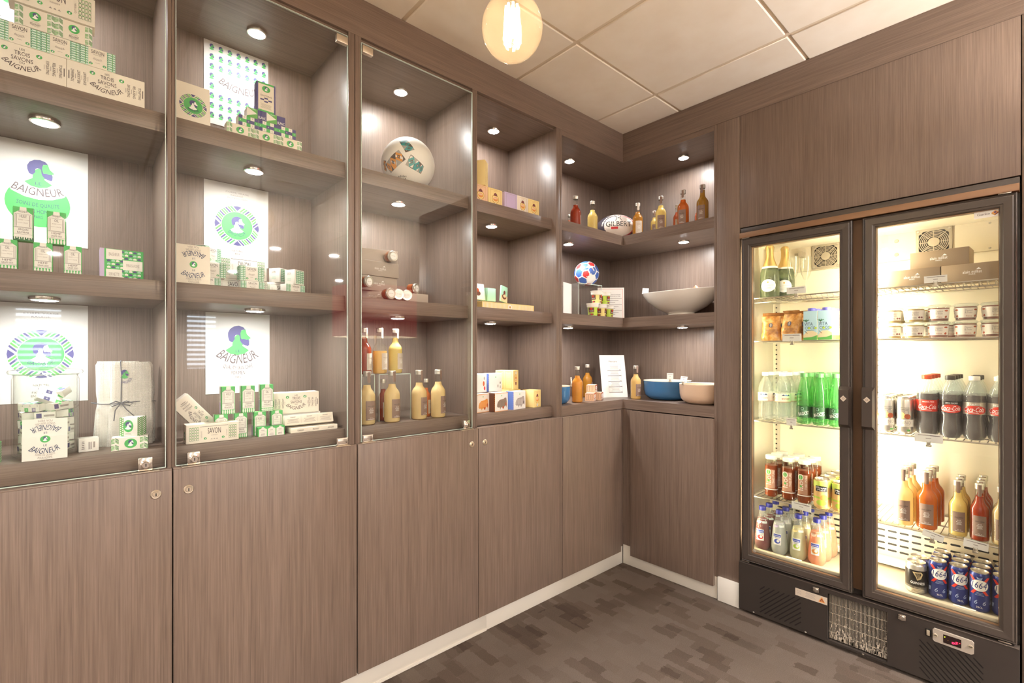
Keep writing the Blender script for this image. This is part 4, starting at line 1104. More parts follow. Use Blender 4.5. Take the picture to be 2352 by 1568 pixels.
# ---------------------------------------------------------------- fourth cabinet
def p_robe(w, h, flip=False, bg=None):
    """yellow carton face: frame, medallion and dark tuft"""
    p = Pr(); s = -1 if flip else 1; c = w / 2; m_ = h / 2
    p.box(w * .14, h * .07, w * .86, h * .93, w * .012, 'gold_print', 1)
    p.text('CHOCOLAT', c, m_ + s * h * .36, h * .045, 'gold_print', w=w * .26, l=1)
    p.ell(c, m_ - s * h * .05, w * .25, h * .24, 'gold_print', 1); p.ell(c, m_ - s * h * .05, w * .215, h * .205, 'yellow_card', 2); p.ell(c, m_ - s * h * .06, w * .17, h * .12, 'orange_print', 3); p.ell(c - w * .02, m_ - s * h * .02, w * .15, h * .05, 'peach', 4)
    p.poly([(c - w * .13, m_ + s * h * .11), (c + w * .13, m_ + s * h * .11), (c + w * .11, m_ + s * h * .22), (c, m_ + s * h * .29), (c - w * .11, m_ + s * h * .22)], 'maroon', 3)
    p.ell(c, m_ - s * h * .36, w * .12, h * .10, 'gold_print', 2); p.ell(c, m_ - s * h * .36, w * .10, h * .085, 'white_card', 3); p.ell(c, m_ - s * h * .36, w * .03, h * .025, 'green', 4)
    return p
def p_mammoth(w, h, m1, m2, gold=True):
    p = Pr()
    if gold:
        for i in range(14): p.poly([(w * i / 14, h), (w * (i + 1) / 14, h), (w * (i + .5) / 14, h * .93)], 'orange_print', 1); p.poly([(w * i / 14, 0), (w * (i + 1) / 14, 0), (w * (i + .5) / 14, h * .05)], 'orange_print', 1)
    p.poly([(w * x, h * y) for x, y in ((.14, .28), (.16, .42), (.22, .52), (.34, .62), (.5, .64), (.66, .66), (.76, .72), (.86, .70), (.90, .52), (.90, .30), (.86, .16), (.82, .30), (.70, .22), (.66, .12), (.60, .22), (.44, .20), (.40, .10), (.34, .22), (.20, .22))], m1, 1)
    for i in range(7): p.line(w * (.2 + .09 * i), h * .56, w * (.18 + .09 * i), h * .28, w * .012, m2, 2)
    p.ell(w * .62, h * .20, w * .07, h * .07, 'rust' if gold else 'pale_ink', 3, 12); p.ell(w * .84, h * .36, w * .05, h * .10, 'rust' if gold else 'ink', 3, 12); p.ell(w * .5, h * .84, w * .03, h * .04, 'green', 2, 10)
    return p
def p_side(w, h, m_, edge='orange_print'):
    p = Pr(); p.rect(0, 0, w, h, m_, 1)
    for i in range(9):
        for x, s in ((0, 1), (w, -1)): p.poly([(x, h * i / 9), (x, h * (i + 1) / 9), (x + s * w * .10, h * (i + .5) / 9)], edge, 2)
    return p
def p_panel(w, h):
    p = Pr()
    for i in range(2): p.box(w * (.08 + .48 * i), h * .06, w * (.44 + .48 * i), h * .94, w * .01, 'gold_print', 1); p.fine(w * (.14 + .48 * i), h * .25, w * (.38 + .48 * i), h * .85, 6, 'peach', 2); p.text('COCO', w * (.26 + .48 * i), h * .90, h * .03, 'gold_print', w=w * .14)
    return p
G8 = 'printed sweet cartons in the open cabinet'
YA = dict(w=.085, d=.06, h=.086, body='yellow_card', front=p_robe(.085, .086))
PA = dict(w=.085, d=.06, h=.086, body='peach', front=p_robe(.085, .086))
P('pa', 'sweet_carton', (-.996, .105, Z2), 'peach sweet carton on the open cabinet top shelf, left', group=G8, **PA)
P('ya', 'sweet_carton', (-.908, .105, Z2), 'yellow sweet carton beside the peach one on the top shelf', group=G8, **YA)
P('li', 'sweet_carton', (-.815, .100, Z2), 'lilac sweet carton half hidden on the top shelf', group=G8, w=.080, d=.06, h=.086, body='lilac', front=Pr().box(.01, .006, .07, .08, .001, 'pale_ink'))
P('pc', 'sweet_carton', (-.737, .100, Z2), 'cream sweet carton, second from right on the top shelf', group=G8, w=.074, d=.06, h=.086, body='cream_card', front=p_robe(.074, .086))
P('yb', 'sweet_carton', (-.660, .100, Z2), 'yellow sweet carton at the right end of the top shelf', group=G8, w=.076, d=.06, h=.086, body='yellow_card', front=p_robe(.076, .086))
P('yt', 'sweet_carton', (-.985, .115, Z2 + .0865), 'tall yellow sweet carton turned on top of the left pair', group=G8, w=.09, d=.05, h=.115, body='yellow_card', front=p_robe(.045, .100), left=p_robe(.05, .100), rot=-.95)
# tray with chocolate bars
ty = thing('display_tray', 'yellow patterned tray holding chocolate bars, open cabinet middle shelf', 'tray', (-.83, .175, Z1 + .0012))
k = MB(); k.prism([(-.165, -.11), (.165, -.11), (.165, .11), (-.165, .11)], 0, .030, 'yellow_card'); k.add([(-.165, -.10, .0302), (.165, -.10, .0302), (.165, .11, .060), (-.165, .11, .060), (.165, .11, .030), (-.165, .11, .030)], [(0, 1, 2, 3), (2, 4, 5, 3), (1, 4, 2), (0, 3, 5)], 'yellow_card')
p = Pr()
for i in range(40): p.rect(.006 + i * .008, .002, .009 + i * .008, .026, 'cream_card', 1)
p.ring(.17, .0125, .012, .012, .5, 'white_card', 2); p.ell(.17, .0125, .005, .005, 'gold_print', 2)
k.ink(p, lambda u, v, l: (-.165 + u, -.11 - EPS * l, v)); k.build('tray_body', ty)
k = MB(); p = Pr(); p.poly([(0, 0), (.26, 0), (.27, .05), (.02, .06)], 'white_card', 1)
for i in range(5): p.ell(.03 + i * .05, .02 + .008 * (i % 2), .012, .006, ('orange_print', 'brown_card', 'sky_blue')[i % 3], 2, 10)
k.ink(p, lambda u, v, l: (-.15 + u, -.095 + v, .031 + v * .14 + EPS * l)); k.build('leaflet', ty)
G9 = 'chocolate bars standing in the yellow tray'
cb = Pr(); cb.ell(.026, .03, .016, .012, 'brown_card', 2, 12); cb.ell(.026, .045, .007, .010, 'rust', 2, 12); cb.rect(0, 0, .052, .022, 'cream_card', 1)
for i in range(8): P('cl', 'chocolate_bar', (-.960 + .004 * (i % 2), .255 - i * .0115, Z1 + .0585 - i * .0013), 'white and maroon chocolate bar in the left row of the tray, %s from the back' % ('first', 'second', 'third', 'fourth', 'fifth', 'sixth', 'seventh', 'frontmost')[i], cat='chocolate bar', group=G9, w=.070, d=.008, h=.078 - (i < 6) * .008, body='white_card' if i % 2 else 'maroon', front=cb if i == 7 else None) if i not in (7,) else P('cf', 'chocolate_bar', (-.93, .168, Z1 + .0505), 'white chocolate bar with brown motif at the front of the left row', cat='chocolate bar', group=G9, w=.070, d=.008, h=.078, body='white_card', front=cb, rot=(-.12, 0, .1))
cg = Pr(); cg.rect(0, 0, .052, .030, 'peach', 1); cg.ell(.026, .026, .018, .014, 'brown_card', 2, 14); cg.ell(.028, .030, .012, .008, 'peach', 3, 12); cg.ell(.026, .046, .008, .012, 'maroon', 2, 12)
for i in range(7): P('cm', 'chocolate_bar', (-.842, .255 - i * .0115, Z1 + .0585 - i * .0013), 'mint chocolate bar in the right row of the tray, %s from the back' % ('first', 'second', 'third', 'fourth', 'fifth', 'sixth', 'seventh')[i], cat='chocolate bar', group=G9, w=.052, d=.008, h=.064, body='mint')
P('cn', 'chocolate_bar', (-.782, .165, Z1 + .0500), 'mint chocolate bar with brown motif leaning at the front right', cat='chocolate bar', group=G9, w=.052, d=.009, h=.080, body='mint', front=cg, rot=(-.05, .16, .2))
# bottom shelf
BR = dict(w=.088, d=.05, h=.086, body='white_card')
P('m1', 'sweet_carton', (-.905, .062, Z0), 'carton with dark mammoth print and brown side, front row', group=G8, rot=.12, front=p_mammoth(.088, .086, 'grey_card', 'ink'), left=p_side(.05, .086, 'brown_card'), **BR)
P('m2', 'sweet_carton', (-.785, .068, Z0), 'carton with pale mammoth print and blue side, front row', group=G8, rot=.12, front=p_mammoth(.088, .086, 'pale_ink', 'white_card', False), left=p_side(.05, .086, 'sky_blue', 'lilac'), **BR)
P('m3', 'sweet_carton', (-.998, .085, Z0), 'carton with brown zigzag side at the left of the front row', group=G8, rot=.2, front=p_mammoth(.088, .084, 'orange_print', 'peach'), right=p_side(.05, .084, 'brown_card'), w=.088, d=.05, h=.084, body='cream_card')
P('m4', 'sweet_carton', (-.880, .135, Z0 + .0865), 'white carton with blue side on the upper tier', group=G8, rot=.1, front=Pr().ell(.045, .068, .003, .003, 'green', 1, 10).ell(.06, .025, .004, .008, 'pale_ink', 1, 10).ell(.076, .04, .003, .006, 'ink', 1, 10).ell(.076, .02, .003, .008, 'pale_ink', 1, 10), left=p_side(.05, .086, 'sky_blue', 'lilac'), w=.088, d=.05, h=.086, body='white_card')
P('m5', 'sweet_carton', (-.975, .13, Z0 + .0865), 'white carton with red berries at the left of the upper tier', group=G8, rot=.1, front=Pr().ell(.06, .04, .006, .012, 'rust', 1, 10).ell(.066, .018, .005, .01, 'red', 1, 10).ell(.064, .065, .003, .008, 'pale_ink', 1, 10), w=.080, d=.05, h=.086, body='white_card')
P('y5', 'sweet_carton', (-.752, .155, Z0), 'yellow carton under the upright yellow one at the back', group=G8, w=.10, d=.07, h=.088, body='yellow_card', left=p_panel(.07, .088), rot=.15)
P('y6', 'sweet_carton', (-.770, .150, Z0 + .0885), 'upright yellow carton with medallion on the upper tier', group=G8, w=.056, d=.10, h=.096, body='yellow_card', front=p_robe(.056, .096, True), left=p_panel(.10, .096), rot=.35)
P('y7', 'sweet_carton', (-.666, .080, Z0), 'yellow carton with medallion at the right of the front row', group=G8, w=.060, d=.07, h=.086, body='yellow_card', front=p_robe(.060, .086), rot=.15)
# ---------------------------------------------------------------- corner cabinet
GA = 'juice bottles on the corner cabinet top shelf'
bottle('tomato', (-.282, .12, Z2), 'dark orange bottle with cream label at the left of the corner top shelf', .9, GA, label='cream', word=('NECTAR', 'TOMATE'), turn=0.0, h=.200)
bottle('lemon', (-.137, .115, Z2), 'pale yellow bottle left of the rugby ball', .85, GA, word=('NECTAR', 'POIRE'), h=.200)
bottle('pink', (-.205, .235, Z2), 'small bottle half hidden behind the left orange bottle', .5, GA, **SM)
bottle('amber', (.09, -.040, Z2), 'amber bottle with cream label right of the rugby ball', -.75, GA, label='cream', word=('NECTAR', 'MANGUE'), h=.200)
bottle('lemon', (.09, -.192, Z2), 'tall pale yellow bottle in the corner right wing', -1.0, GA, word=('NECTAR', 'POIRE'), h=.203)
bottle('peach', (.09, -.327, Z2), 'tall orange bottle in the corner right wing', -1.3, GA, word=('NECTAR', 'PÊCHE'), h=.204)
bottle('straw', (.09, -.437, Z2), 'tall golden bottle at the right end of the corner top shelf', -1.4, GA, word=('JUS', 'POMME'), fill=.86, h=.205)
bottle('lemon', (.15, -.113, Z2), 'small yellow bottle left of the tall pale bottle', -.9, GA, r=.0215, h=.150)
bottle('pink', (.15, -.258, Z2), 'small pink bottle left of the tall orange bottle', -.9, GA, r=.0215, h=.150, label='cream')
bottle('pink', (.20, -.360, Z2), 'small pink bottle behind the golden bottle', -.9, GA, r=.0215, h=.150, label='cream')
# rugby ball
mat('rugby_white', '#efe6de', .5); mat('rugby_dark', '#4b4450', .5); mat('rugby_red', '#c23a44', .5)
def rugby(c):
    x, y = c.x, c.y
    e = (c.z * .75 + .05) ** 2 + 0
    d = abs(c.x) / .80; q = d ** 2 + (c.z / .86) ** 2
    if c.y < 0:
        if q < .80: return 'rugby_white'
        if q < .92: return 'rugby_red' if c.x > 0 else 'rugby_dark'
        if q < 1.02: return 'rugby_white' if c.z > 0 else 'rugby_dark'
    return 'rugby_dark' if c.z < .8 else 'rugby_white'
rb = ball('rugby_ball', 'white and dark rugby ball lying in the corner of the top shelf', 'ball', (.085, .105, Z2 + .0803), .080, rugby, nu=120, nv=60, sx=1.55)
rb.rotation_euler = (0, 0, -.74)
k = MB(); q = Pr(); q.text('GILBERT', 0, .004, .030, 'dark', w=.15); q.rect(-.045, -.026, -.005, -.014, 'red', 2)
for s in (-1, 1):
    pts = [(s * (.008 + .012 * abs(t) ** 1.3), .043 + .020 * t) for t in [-1 + i / 6 for i in range(13)]]
    for a, b_ in zip(pts, pts[1:]): q.line(*a, *b_, .003, 'dark')
q.ell(0, .043, .003, .005, 'dark', 2, 12)
def on_rug(u, v, l):
    x = u - .004; z = v + .004; R_ = .0806 + EPS * l; t = 1 - (x / (R_ * 1.55)) ** 2 - (z / R_) ** 2
    return (x, -R_ * math.sqrt(max(t, .02)), z)
k.ink(q, on_rug, .006); k.build('lettering', rb)
# middle shelf
mat('hb_blue', '#3f63b0', .4); mat('hb_red', '#cf3535', .4)
PH = (1 + 5 ** .5) / 2
PENT = [Vector(v).normalized() for s in (1, -1) for t in (1, -1) for v in ((0, s, t * PH), (s, t * PH, 0), (t * PH, 0, s))]
HEX = [Vector(v).normalized() for v in [(a, b_, c_) for a in (1, -1) for b_ in (1, -1) for c_ in (1, -1)] + [(0, t * PH, s / PH) for s in (1, -1) for t in (1, -1)] + [(t * PH, s / PH, 0) for s in (1, -1) for t in (1, -1)] + [(s / PH, 0, t * PH) for s in (1, -1) for t in (1, -1)]]
def handball(c):
    sc = sorted([(c.dot(p) - .018, i, 0) for i, p in enumerate(PENT)] + [(c.dot(p), i, 1) for i, p in enumerate(HEX)], reverse=True)
    if sc[0][0] - sc[1][0] < .028: return 'ball_white'
    if sc[0][2] == 0: return 'hb_red' if sc[0][1] % 2 else 'hb_blue'
    return 'ball_white' if sc[0][1] % 5 == 2 else 'hb_blue'
hb = ball('handball', 'blue, white and red handball on the clear cube', 'ball', (-.118, .175, Z1 + .1925 + .073), .073, handball, rot=(.5, .3, .9), nu=200, nv=100)
VW = Vector((-.78, -.62, -.05)).normalized(); U_ = Vector((.62, -.78, 0)).normalized(); V_ = Vector((0, 0, 1))
k = MB(); q = Pr()
q.poly([(-.004, .030), (.012, .050), (.044, .040), (.060, .014), (.052, .010), (.034, .030)], 'ball_white', 1); q.text('HUMMEL', .030, .036, .010, 'hb_red', w=.05, rot=-.55, l=2)
for s in (0, 1):
    a, b_ = .002 + .016 * s, -.022 + .012 * s
    q.poly([(a, b_), (a + .005, b_ - .003), (a + .009, b_ + .003), (a + .018, b_ + .002), (a + .006, b_ - .010), (a - .004, b_ - .003)], 'ball_white', 2)
def on_hb(u, v, l):
    d = (VW + U_ * (u / .073) + V_ * (v / .073)).normalized(); return tuple(d * (.0733 + EPS * l))
k.ink(q, on_hb, .004); k.build('maker_mark', hb)
riser('clear acrylic cube under the handball', (-.165, .185, Z1 + .0006), .19, .17, .191, -.1)
P('sg', 'sign_card', (-.335, .135, Z1), 'blank bright white card at the left edge of the corner middle shelf', cat='card', w=.10, d=.003, h=.185, body='white', b=0, rot=.25)
mat('cup_white', '#efebe2', .35)
def p_cup(w, h, c):
    p = Pr(); p.rect(0, 0, w, h, c, 1)
    for a in (.04, .37, .70):
        p.rect(w * a, h * .38, w * (a + .20), h * .96, 'brown_card', 2); p.rect(w * (a + .07), h * .70, w * (a + .13), h * .95, 'cola_red', 3); p.text('TASCOS', w * (a + .10), h * .55, h * .10, 'white', w=w * .14)
        p.rect(w * (a + .02), h * .05, w * (a + .18), h * .24, 'brown_card', 2); p.rect(w * (a + .09), h * .06, w * (a + .14), h * .22, 'red', 3); p.text('BIO', w * (a + .05), h * .14, h * .08, 'white', w=w * .05)
    return p
def cup(col):
    root = thing('yogurt_cup', 'x', 'cup')
    r0, r1, hh = .024, .031, .073
    k = MB(); k.lathe([(0, 0), (r0, 0), (r0 + .001, .003), (r1 - .002, .052), (r1 + .0015, .053), (r1 + .003, .070), (r1 + .005, .0705), (r1 + .005, hh), (r1 - .001, hh), (0, hh)], 'cup_white', 32)
    k.build('cup_body', root)
    k = MB(); w_ = 2 * PI * r1 * .92; p = p_cup(w_, .045, col)
    def tf(u, v, l):
        r = r0 + .001 + (r1 - .003 - r0) * (v + .006) / .052 + .0006 + EPS * l; a = (u / w_ - .5) * 2 * PI * .92
        return (r * math.sin(a), -r * math.cos(a), .005 + v)
    k.ink(p, tf, .004); k.build('sleeve', root); return root
mat('lime', '#b5d24a', .5); mat('cup_yellow', '#ead98a', .5)
cups = {'l': cup('lime'), 'y': cup('cup_yellow')}
GB = 'small snack cups stacked in the corner cabinet'
for key, x, y, z, rz, lb in (('l', -.205, .060, 0, .9, 'lime and white cup, left of the lower row'), ('y', -.126, .062, 0, .6, 'yellow and white cup, middle of the lower row'), ('l', -.048, .070, 0, .3, 'lime and white cup, right of the lower row'),
                             ('y', -.168, .061, .0735, .4, 'yellow and white cup, left one on the upper row'), ('l', -.086, .066, .0735, .2, 'lime and white cup, right one on the upper row')):
    place(cups[key], (x, y, Z1 + .0006 + z), lb, rz, GB)
wf = Pr(); wf.box(.008, .008, .152, .187, .0012, 'cola_red', 1)
for i, t in enumerate(('LIMONADE DE CALEDONIE', 'MAISON DE LA MER')): wf.text(t, .10, .152 - .010 * i, .005, 'ink', w=.075)
for i in range(9): wf.rect(.05, .128 - i * .0125, .145 - .02 * (i % 3), .1305 - i * .0125, 'pale_ink', 2)
P('ls', 'framed_list', (.055, .125, Z1), 'pale framed text sheet leaning behind the cups', cat='sign', w=.160, d=.004, h=.195, body='white_card', front=wf, b=0, rot=(-.06, 0, -.80))
# white bowl with wrapped bars and a price clip
bw = thing('serving_bowl', 'wide white oval serving bowl on a foot, corner middle shelf', 'bowl', (.165, -.275, Z1 + .0006), PI / 2)
mat('porcelain', '#faf6ef', .15, coat=.4)
k = MB(); bp_ = [(.0, .002), (.078, .0), (.080, .003), (.074, .018), (.082, .020), (.140, .048), (.196, .088), (.222, .118), (.228, .130), (.2255, .1325), (.221, .130), (.19, .092), (.13, .052), (.06, .030), (0, .026)]
k.lathe(bp_, 'porcelain', 72, tf=lambda x, y, z: (x, y * .72, z + .010 * (x / .228) ** 2 * (z / .13))); k.build('bowl_body', bw)
mat('copper_foil', '#b9744e', .3, metal=.5)
def pouch(name, label, loc, rot, w, h, mt, cat):
    k = MB()
    def fn(sg):
        def f(u, v):
            x = (u - .5) * w; z = v * h; e = max(0, 1 - (2 * abs(u - .5)) ** 3) * max(0, 1 - (2 * abs(v - .5)) ** 4)
            return (x * (1 - .06 * math.sin(v * 9)), sg * (.001 + .012 * e + .003 * math.sin(u * 17 + v * 9) * e), z)
        return f
    k.grid(fn(1), 14, 16, mt); k.grid(fn(-1), 14, 16, mt)
    o = k.build(name, loc=loc); o.rotation_euler = rot; return tag(o, label, cat)
pouch('snack_bar', 'copper foil snack wrapper sticking out of the bowl at right', (.16, -.425, Z1 + .085), (.5, .9, PI / 2 + .5), .07, .11, 'copper_foil', 'snack')
pouch('snack_bar', 'copper foil snack wrapper near the clip at the bowl rim', (.12, -.135, Z1 + .075), (1.1, -.5, PI / 2), .05, .09, 'copper_foil', 'snack')
pouch('snack_bar', 'copper foil snack wrapper lying deep in the bowl', (.16, -.30, Z1 + .06), (1.2, .1, PI / 2), .06, .10, 'copper_foil', 'snack')
def clip(label, loc, rz, w=.024, h=.020, tilt=-.3, group=None, lean=0.0, txt=True):
    """small metal clip holding a white price card"""
    root = thing('price_clip', label, 'price tag', loc, rz, group)
    p = Pr(); p.fine(w * .12, h * .68, w * .88, h * .88, 1, 'pale_ink', 1, .4); p.fine(w * .4, h * .35, w * .6, h * .55, 1, 'pale_ink', 1, .4)
    if w > .06: p.fine(w * .55, h * .68, w * .92, h * .88, 1, 'ink', 2, .3)
    k = carton_mesh('card', w, .0008, h, 'white_card', p, b=0); c = k.build('card', root); c.location = (0, -.004, .012); c.rotation_euler = (tilt, lean, 0)
    k = MB(); k.box(-.008, .008, -.006, .004, -.004, .002, 'steel', .0006)
    for s in (-1, 1): k.tube([(s * .005, -.0035, .0), (s * .005, -.0055, .010), (s * .005, -.0065, .017)], .0007, 'steel', 6)
    k.box(-.005, .005, -.003, .001, .0, .013, 'steel', .0004)
    k.build('metal_clip', root); return root
clip('price clip on the left rim of the white oval bowl', (.150, -.052, Z1 + .134), -1.0, tilt=-.2, w=.036, h=.036, lean=.1)
# bottom shelf
mat('bowl_blue', '#3f77ab', .25, coat=.3); mat('bowl_beige', '#dcc0a6', .3); mat('bowl_cream', '#f3e6cf', .3)
def bowl(label, loc, r, h, outer):
    root = thing('mixing_bowl', label, 'bowl', loc)
    k = MB(); k.lathe([(0, .001), (r * .62, 0), (r * .78, .008), (r * .93, h * .25), (r * .985, h * .5), (r, h)], outer, 64); k.build('outer_shell', root)
    k = MB(); k.lathe([(r, h), (r * .995, h + .0025), (r * .96, h), (r * .95, h * .55), (r * .88, h * .25), (r * .7, .012), (0, .008)], 'bowl_cream', 64); k.build('inner_lining', root)
    return root
bowl('large deep blue bowl on the corner bottom shelf', (.203, -.165, Z0 + .0006), .135, .108, 'bowl_blue')
bowl('beige bowl at the right end of the corner bottom shelf', (.125, -.420, Z0 + .0006), .118, .103, 'bowl_beige')
bowl('small blue bowl at the left end of the corner bottom shelf', (-.448, .105, Z0 + .0006), .070, .092, 'bowl_blue')
for i, (lb, loc, rz) in enumerate((('price clip on the front rim of the large blue bowl', (.096, -.246, Z0 + .112), -1.1), ('price clip on the rim of the beige bowl', (.022, -.365, Z0 + .106), -1.2), ('price clip on the rim of the small blue bowl', (-.412, .042, Z0 + .095), .5))):
    clip(lb, loc, rz, w=.034, h=.034, tilt=(-.15, -.6, -.1)[i], lean=(0, .12, .05)[i])
k = MB(); k.add([(-.022, -.02, 0), (.022, -.02, 0), (.022, .02, 0), (-.022, .02, 0), (-.004, 0, .10), (.004, 0, .10)], [(0, 1, 5, 4), (2, 3, 4, 5), (1, 2, 5), (3, 0, 4), (3, 2, 1, 0)], 'white_card')
k.ink(Pr().poly([(.004, 0), (.018, 0), (.026, .098), (.021, .098)], 'bowl_blue', 1), lambda u, v, l: (-.022 + u, -.0205 + v * .2 - EPS * l, v))
o = k.build('snack_packet', loc=(-.450, .105, Z0 + .055)); o.rotation_euler = (0, 0, .5); tag(o, 'white and blue pointed packet standing in the small blue bowl', 'packet')
k = MB(); k.box(-.03, .03, -.004, .004, 0, .07, 'white_card', .003); o = k.build('snack_packet', loc=(-.470, .122, Z0 + .03)); o.rotation_euler = (.05, -.12, .3); tag(o, 'plain white packet leaning in the small blue bowl', 'packet')
GC = 'juice bottles on the corner cabinet bottom shelf'
bottle('orange', (-.320, .075, Z0), 'orange juice bottle right of the small blue bowl', .95, GC, word=('JUS', 'ORANGE'), h=.196)
bottle('amber', (-.035, .235, Z0), 'juice bottle behind the little red boxes', .6, GC, word=('JUS', 'ORANGE'), h=.200)
bottle('apple', (.078, -.035, Z0), 'yellow juice bottle before the price sheet at right', -.3, GC, word=('JUS', 'POMME'), h=.196)
rc = Pr(); rc.rect(0, 0, .05, .044, 'rust', 1); rc.ell(.025, .027, .018, .011, 'white_card', 2, 20); rc.rect(.004, .002, .046, .014, 'cream_card', 2); rc.text('CARAMEL', .025, .008, .006, 'brown_card', w=.036); rc.text('BISCUIT', .025, .027, .005, 'rust', w=.022)
rs = Pr(); rs.rect(0, 0, .05, .044, 'peach', 1)
for i in range(3): rs.box(.006 + i * .014, .006, .017 + i * .014, .038, .001, 'maroon', 2)
CB_ = dict(w=.05, d=.05, h=.044, body='peach', front=rc, left=rs, top=Pr().rect(.002, .002, .048, .048, 'cream_card', 1))
for i, (x, y, z, r) in enumerate(((-.205, .075, 0, .42), (-.128, .083, 0, .42), (-.172, .092, .0445, .42))): P('cbx', 'biscuit_box', (x, y, Z0 + z), 'little rust and cream biscuit box, %s' % ('left of the lower pair', 'right of the lower pair', 'the upper one')[i], group='little biscuit boxes in the corner', rot=r, **CB_)
mn_ = Pr(); mn_.text('Mercure', .085, .222, .010, 'ink', w=.055, asp=.8); mn_.box(.045, .03, .135, .205, .0008, 'pale_ink', 1)
for i in range(5): mn_.rect(.045, .165 - i * .034, .135, .1675 - i * .034, 'ink', 2); mn_.fine(.06, .172 - i * .034, .12, .195 - i * .034, 4, 'pale_ink'); mn_.text('PRIX', .128, .169 - i * .034, .004, 'ink', w=.010)
P('mn', 'price_sheet', (.070, .105, Z0), 'white tilted price sheet standing in the corner bottom shelf', cat='sign', w=.165, d=.004, h=.262, body='white_card', front=mn_, b=0, rot=(-.20, .0, -.50))
# ------------------------------------------------------------------ display refrigerator
FO = (.2, -1.132, 0)
fr = thing('display_refrigerator', 'black double glass-door drinks refrigerator with lit shelves', 'refrigerator', FO)
def fpart(k, name, parent=None):
    o = k.build(name, parent or fr, FO if not parent else (0, 0, 0))
    if parent: o.location = (-FO[0], -FO[1], 0)
    return o
YL, YR = -.674, -1.591
k = MB()
k.box(.025, .45, YL, YL - .012, .232, 1.765, 'fridge_black'); k.box(.025, .45, YR, YR + .009, .232, 1.765, 'fridge_black')
k.box(.395, .45, YL, YR, .232, 1.765, 'fridge_black'); k.box(.02, .45, YL, YR, .232, .262, 'fridge_black')
k.box(.02, .46, YL, YR, .012, .232, 'black'); k.box(.02, .45, YL, YR, 1.765, 1.815, 'fridge_black')
k.build('cabinet', fr, FO)
k = MB(); k.box(-.0235, .02, YL - .0005, YR + .0005, 1.7665, 1.7915, 'fridge_bronze', .0015); k.box(-.006, .02, YL - .0005, YR + .0005, 1.7925, 1.816, 'fridge_frame', .001); fpart(k, 'header_trim')
k = MB()                                                      # white liner
k.box(.03, .395, -.6875, -.690, .262, 1.764, 'fridge_white'); k.box(.03, .395, -1.579, -1.5805, .262, 1.764, 'fridge_white')
k.box(.360, .394, -.690, -1.579, .262, 1.764, 'fridge_white'); k.box(.03, .36, -.690, -1.579, 1.752, 1.764, 'fridge_white')
k.box(.012, .36, -.690, -1.579, .263, .2845, 'fridge_grey'); k.box(.012, .035, -.690, -1.579, .2846, .300, 'fridge_grey', .004)
k.box(.345, .36, -.692, -1.577, 1.632, 1.752, 'fridge_grey')
for y in (-.90, -1.1, -1.33, -1.5):
    for z in (1.742, 1.642): k.lathe([(.004, 0), (.003, .002), (0, .0025)], 'steel', 10, tf=lambda a, b_, c, y=y, z=z: (.345 - c, y + a, z + b_))
fpart(k, 'inner_liner')
k = MB()                                                      # perforated cover low at the back
k.box(.300, .345, -.692, -1.577, .325, .462, 'fridge_grey', .003); k.box(.262, .300, -.692, -1.577, .3, .330, 'fridge_white', .004)
q = Pr()
for r in range(4):
    for c in range(20):
        u, v = .03 + c * .041, .030 + r * .028
        q.poly([(u + .004 * math.cos(t), v + .0042 * math.sin(t)) for t in [PI / 2 + PI * i / 6 for i in range(7)]] + [(u + .024 + .004 * math.cos(t), v + .0042 * math.sin(t)) for t in [-PI / 2 + PI * i / 6 for i in range(7)]], 'dark', 1)
k.ink(q, lambda u, v, l: (.300 - EPS * 3, -.705 - u, .325 + v)); fpart(k, 'evaporator_cover')
mat('post_brown', '#5a4330', .4, metal=.2)
k = MB(); k.box(.0, .030, -1.098, -1.172, .262, 1.764, 'post_brown', .001); fpart(k, 'centre_post')
mat('tube_glow', '#fff4d0', .5, emit=22, ecol='#fff0c4')
k = MB(); k.lathe([(0, .33), (.012, .33), (.012, 1.72), (0, 1.72)], 'tube_glow', 16, c=(.046, -1.135, 0)); fpart(k, 'light_tube')
k = MB(); k.lathe([(0, .33), (.006, .33), (.006, 1.72), (0, 1.72)], 'tube_glow', 12, c=(.020, -.6985, 0)); fpart(k, 'light_tube')
WARM = (1.0, .92, .75)
for yy, ang, pw, xx in ((-1.158, -.75, .5, .034), (-1.112, .75, .34, .034), (-.706, -.6, .2, .014)):
    area('fridge_lamp', (xx, yy, 1.02), (PI / 2, 0, -PI / 2 + ang), FRIDGE_POWER * pw * 2, .02, WARM, size_y=1.38)
# rails with notches
for y, x in ((-.692, .352), (-.6925, .09), (-1.135, .352), (-1.563, .352)):
    k = MB()
    if x > .3:
        k.box(.357, .3595, y - .012, y + .012 if y < -.71 else y - .030, .30, 1.62, 'steel')
        for z in range(52): k.box(.3562, .357, y - .004 if y < -.71 else y - .010, y + .004 if y < -.71 else y - .018, .33 + z * .0245, .336 + z * .0245, 'dark')
    else:
        k.box(.075, .105, -.6902, -.6935, .30, 1.62, 'steel')
        for z in range(52): k.box(.086, .094, -.6936, -.6942, .33 + z * .0245, .336 + z * .0245, 'dark')
    fpart(k, 'shelf_rail')
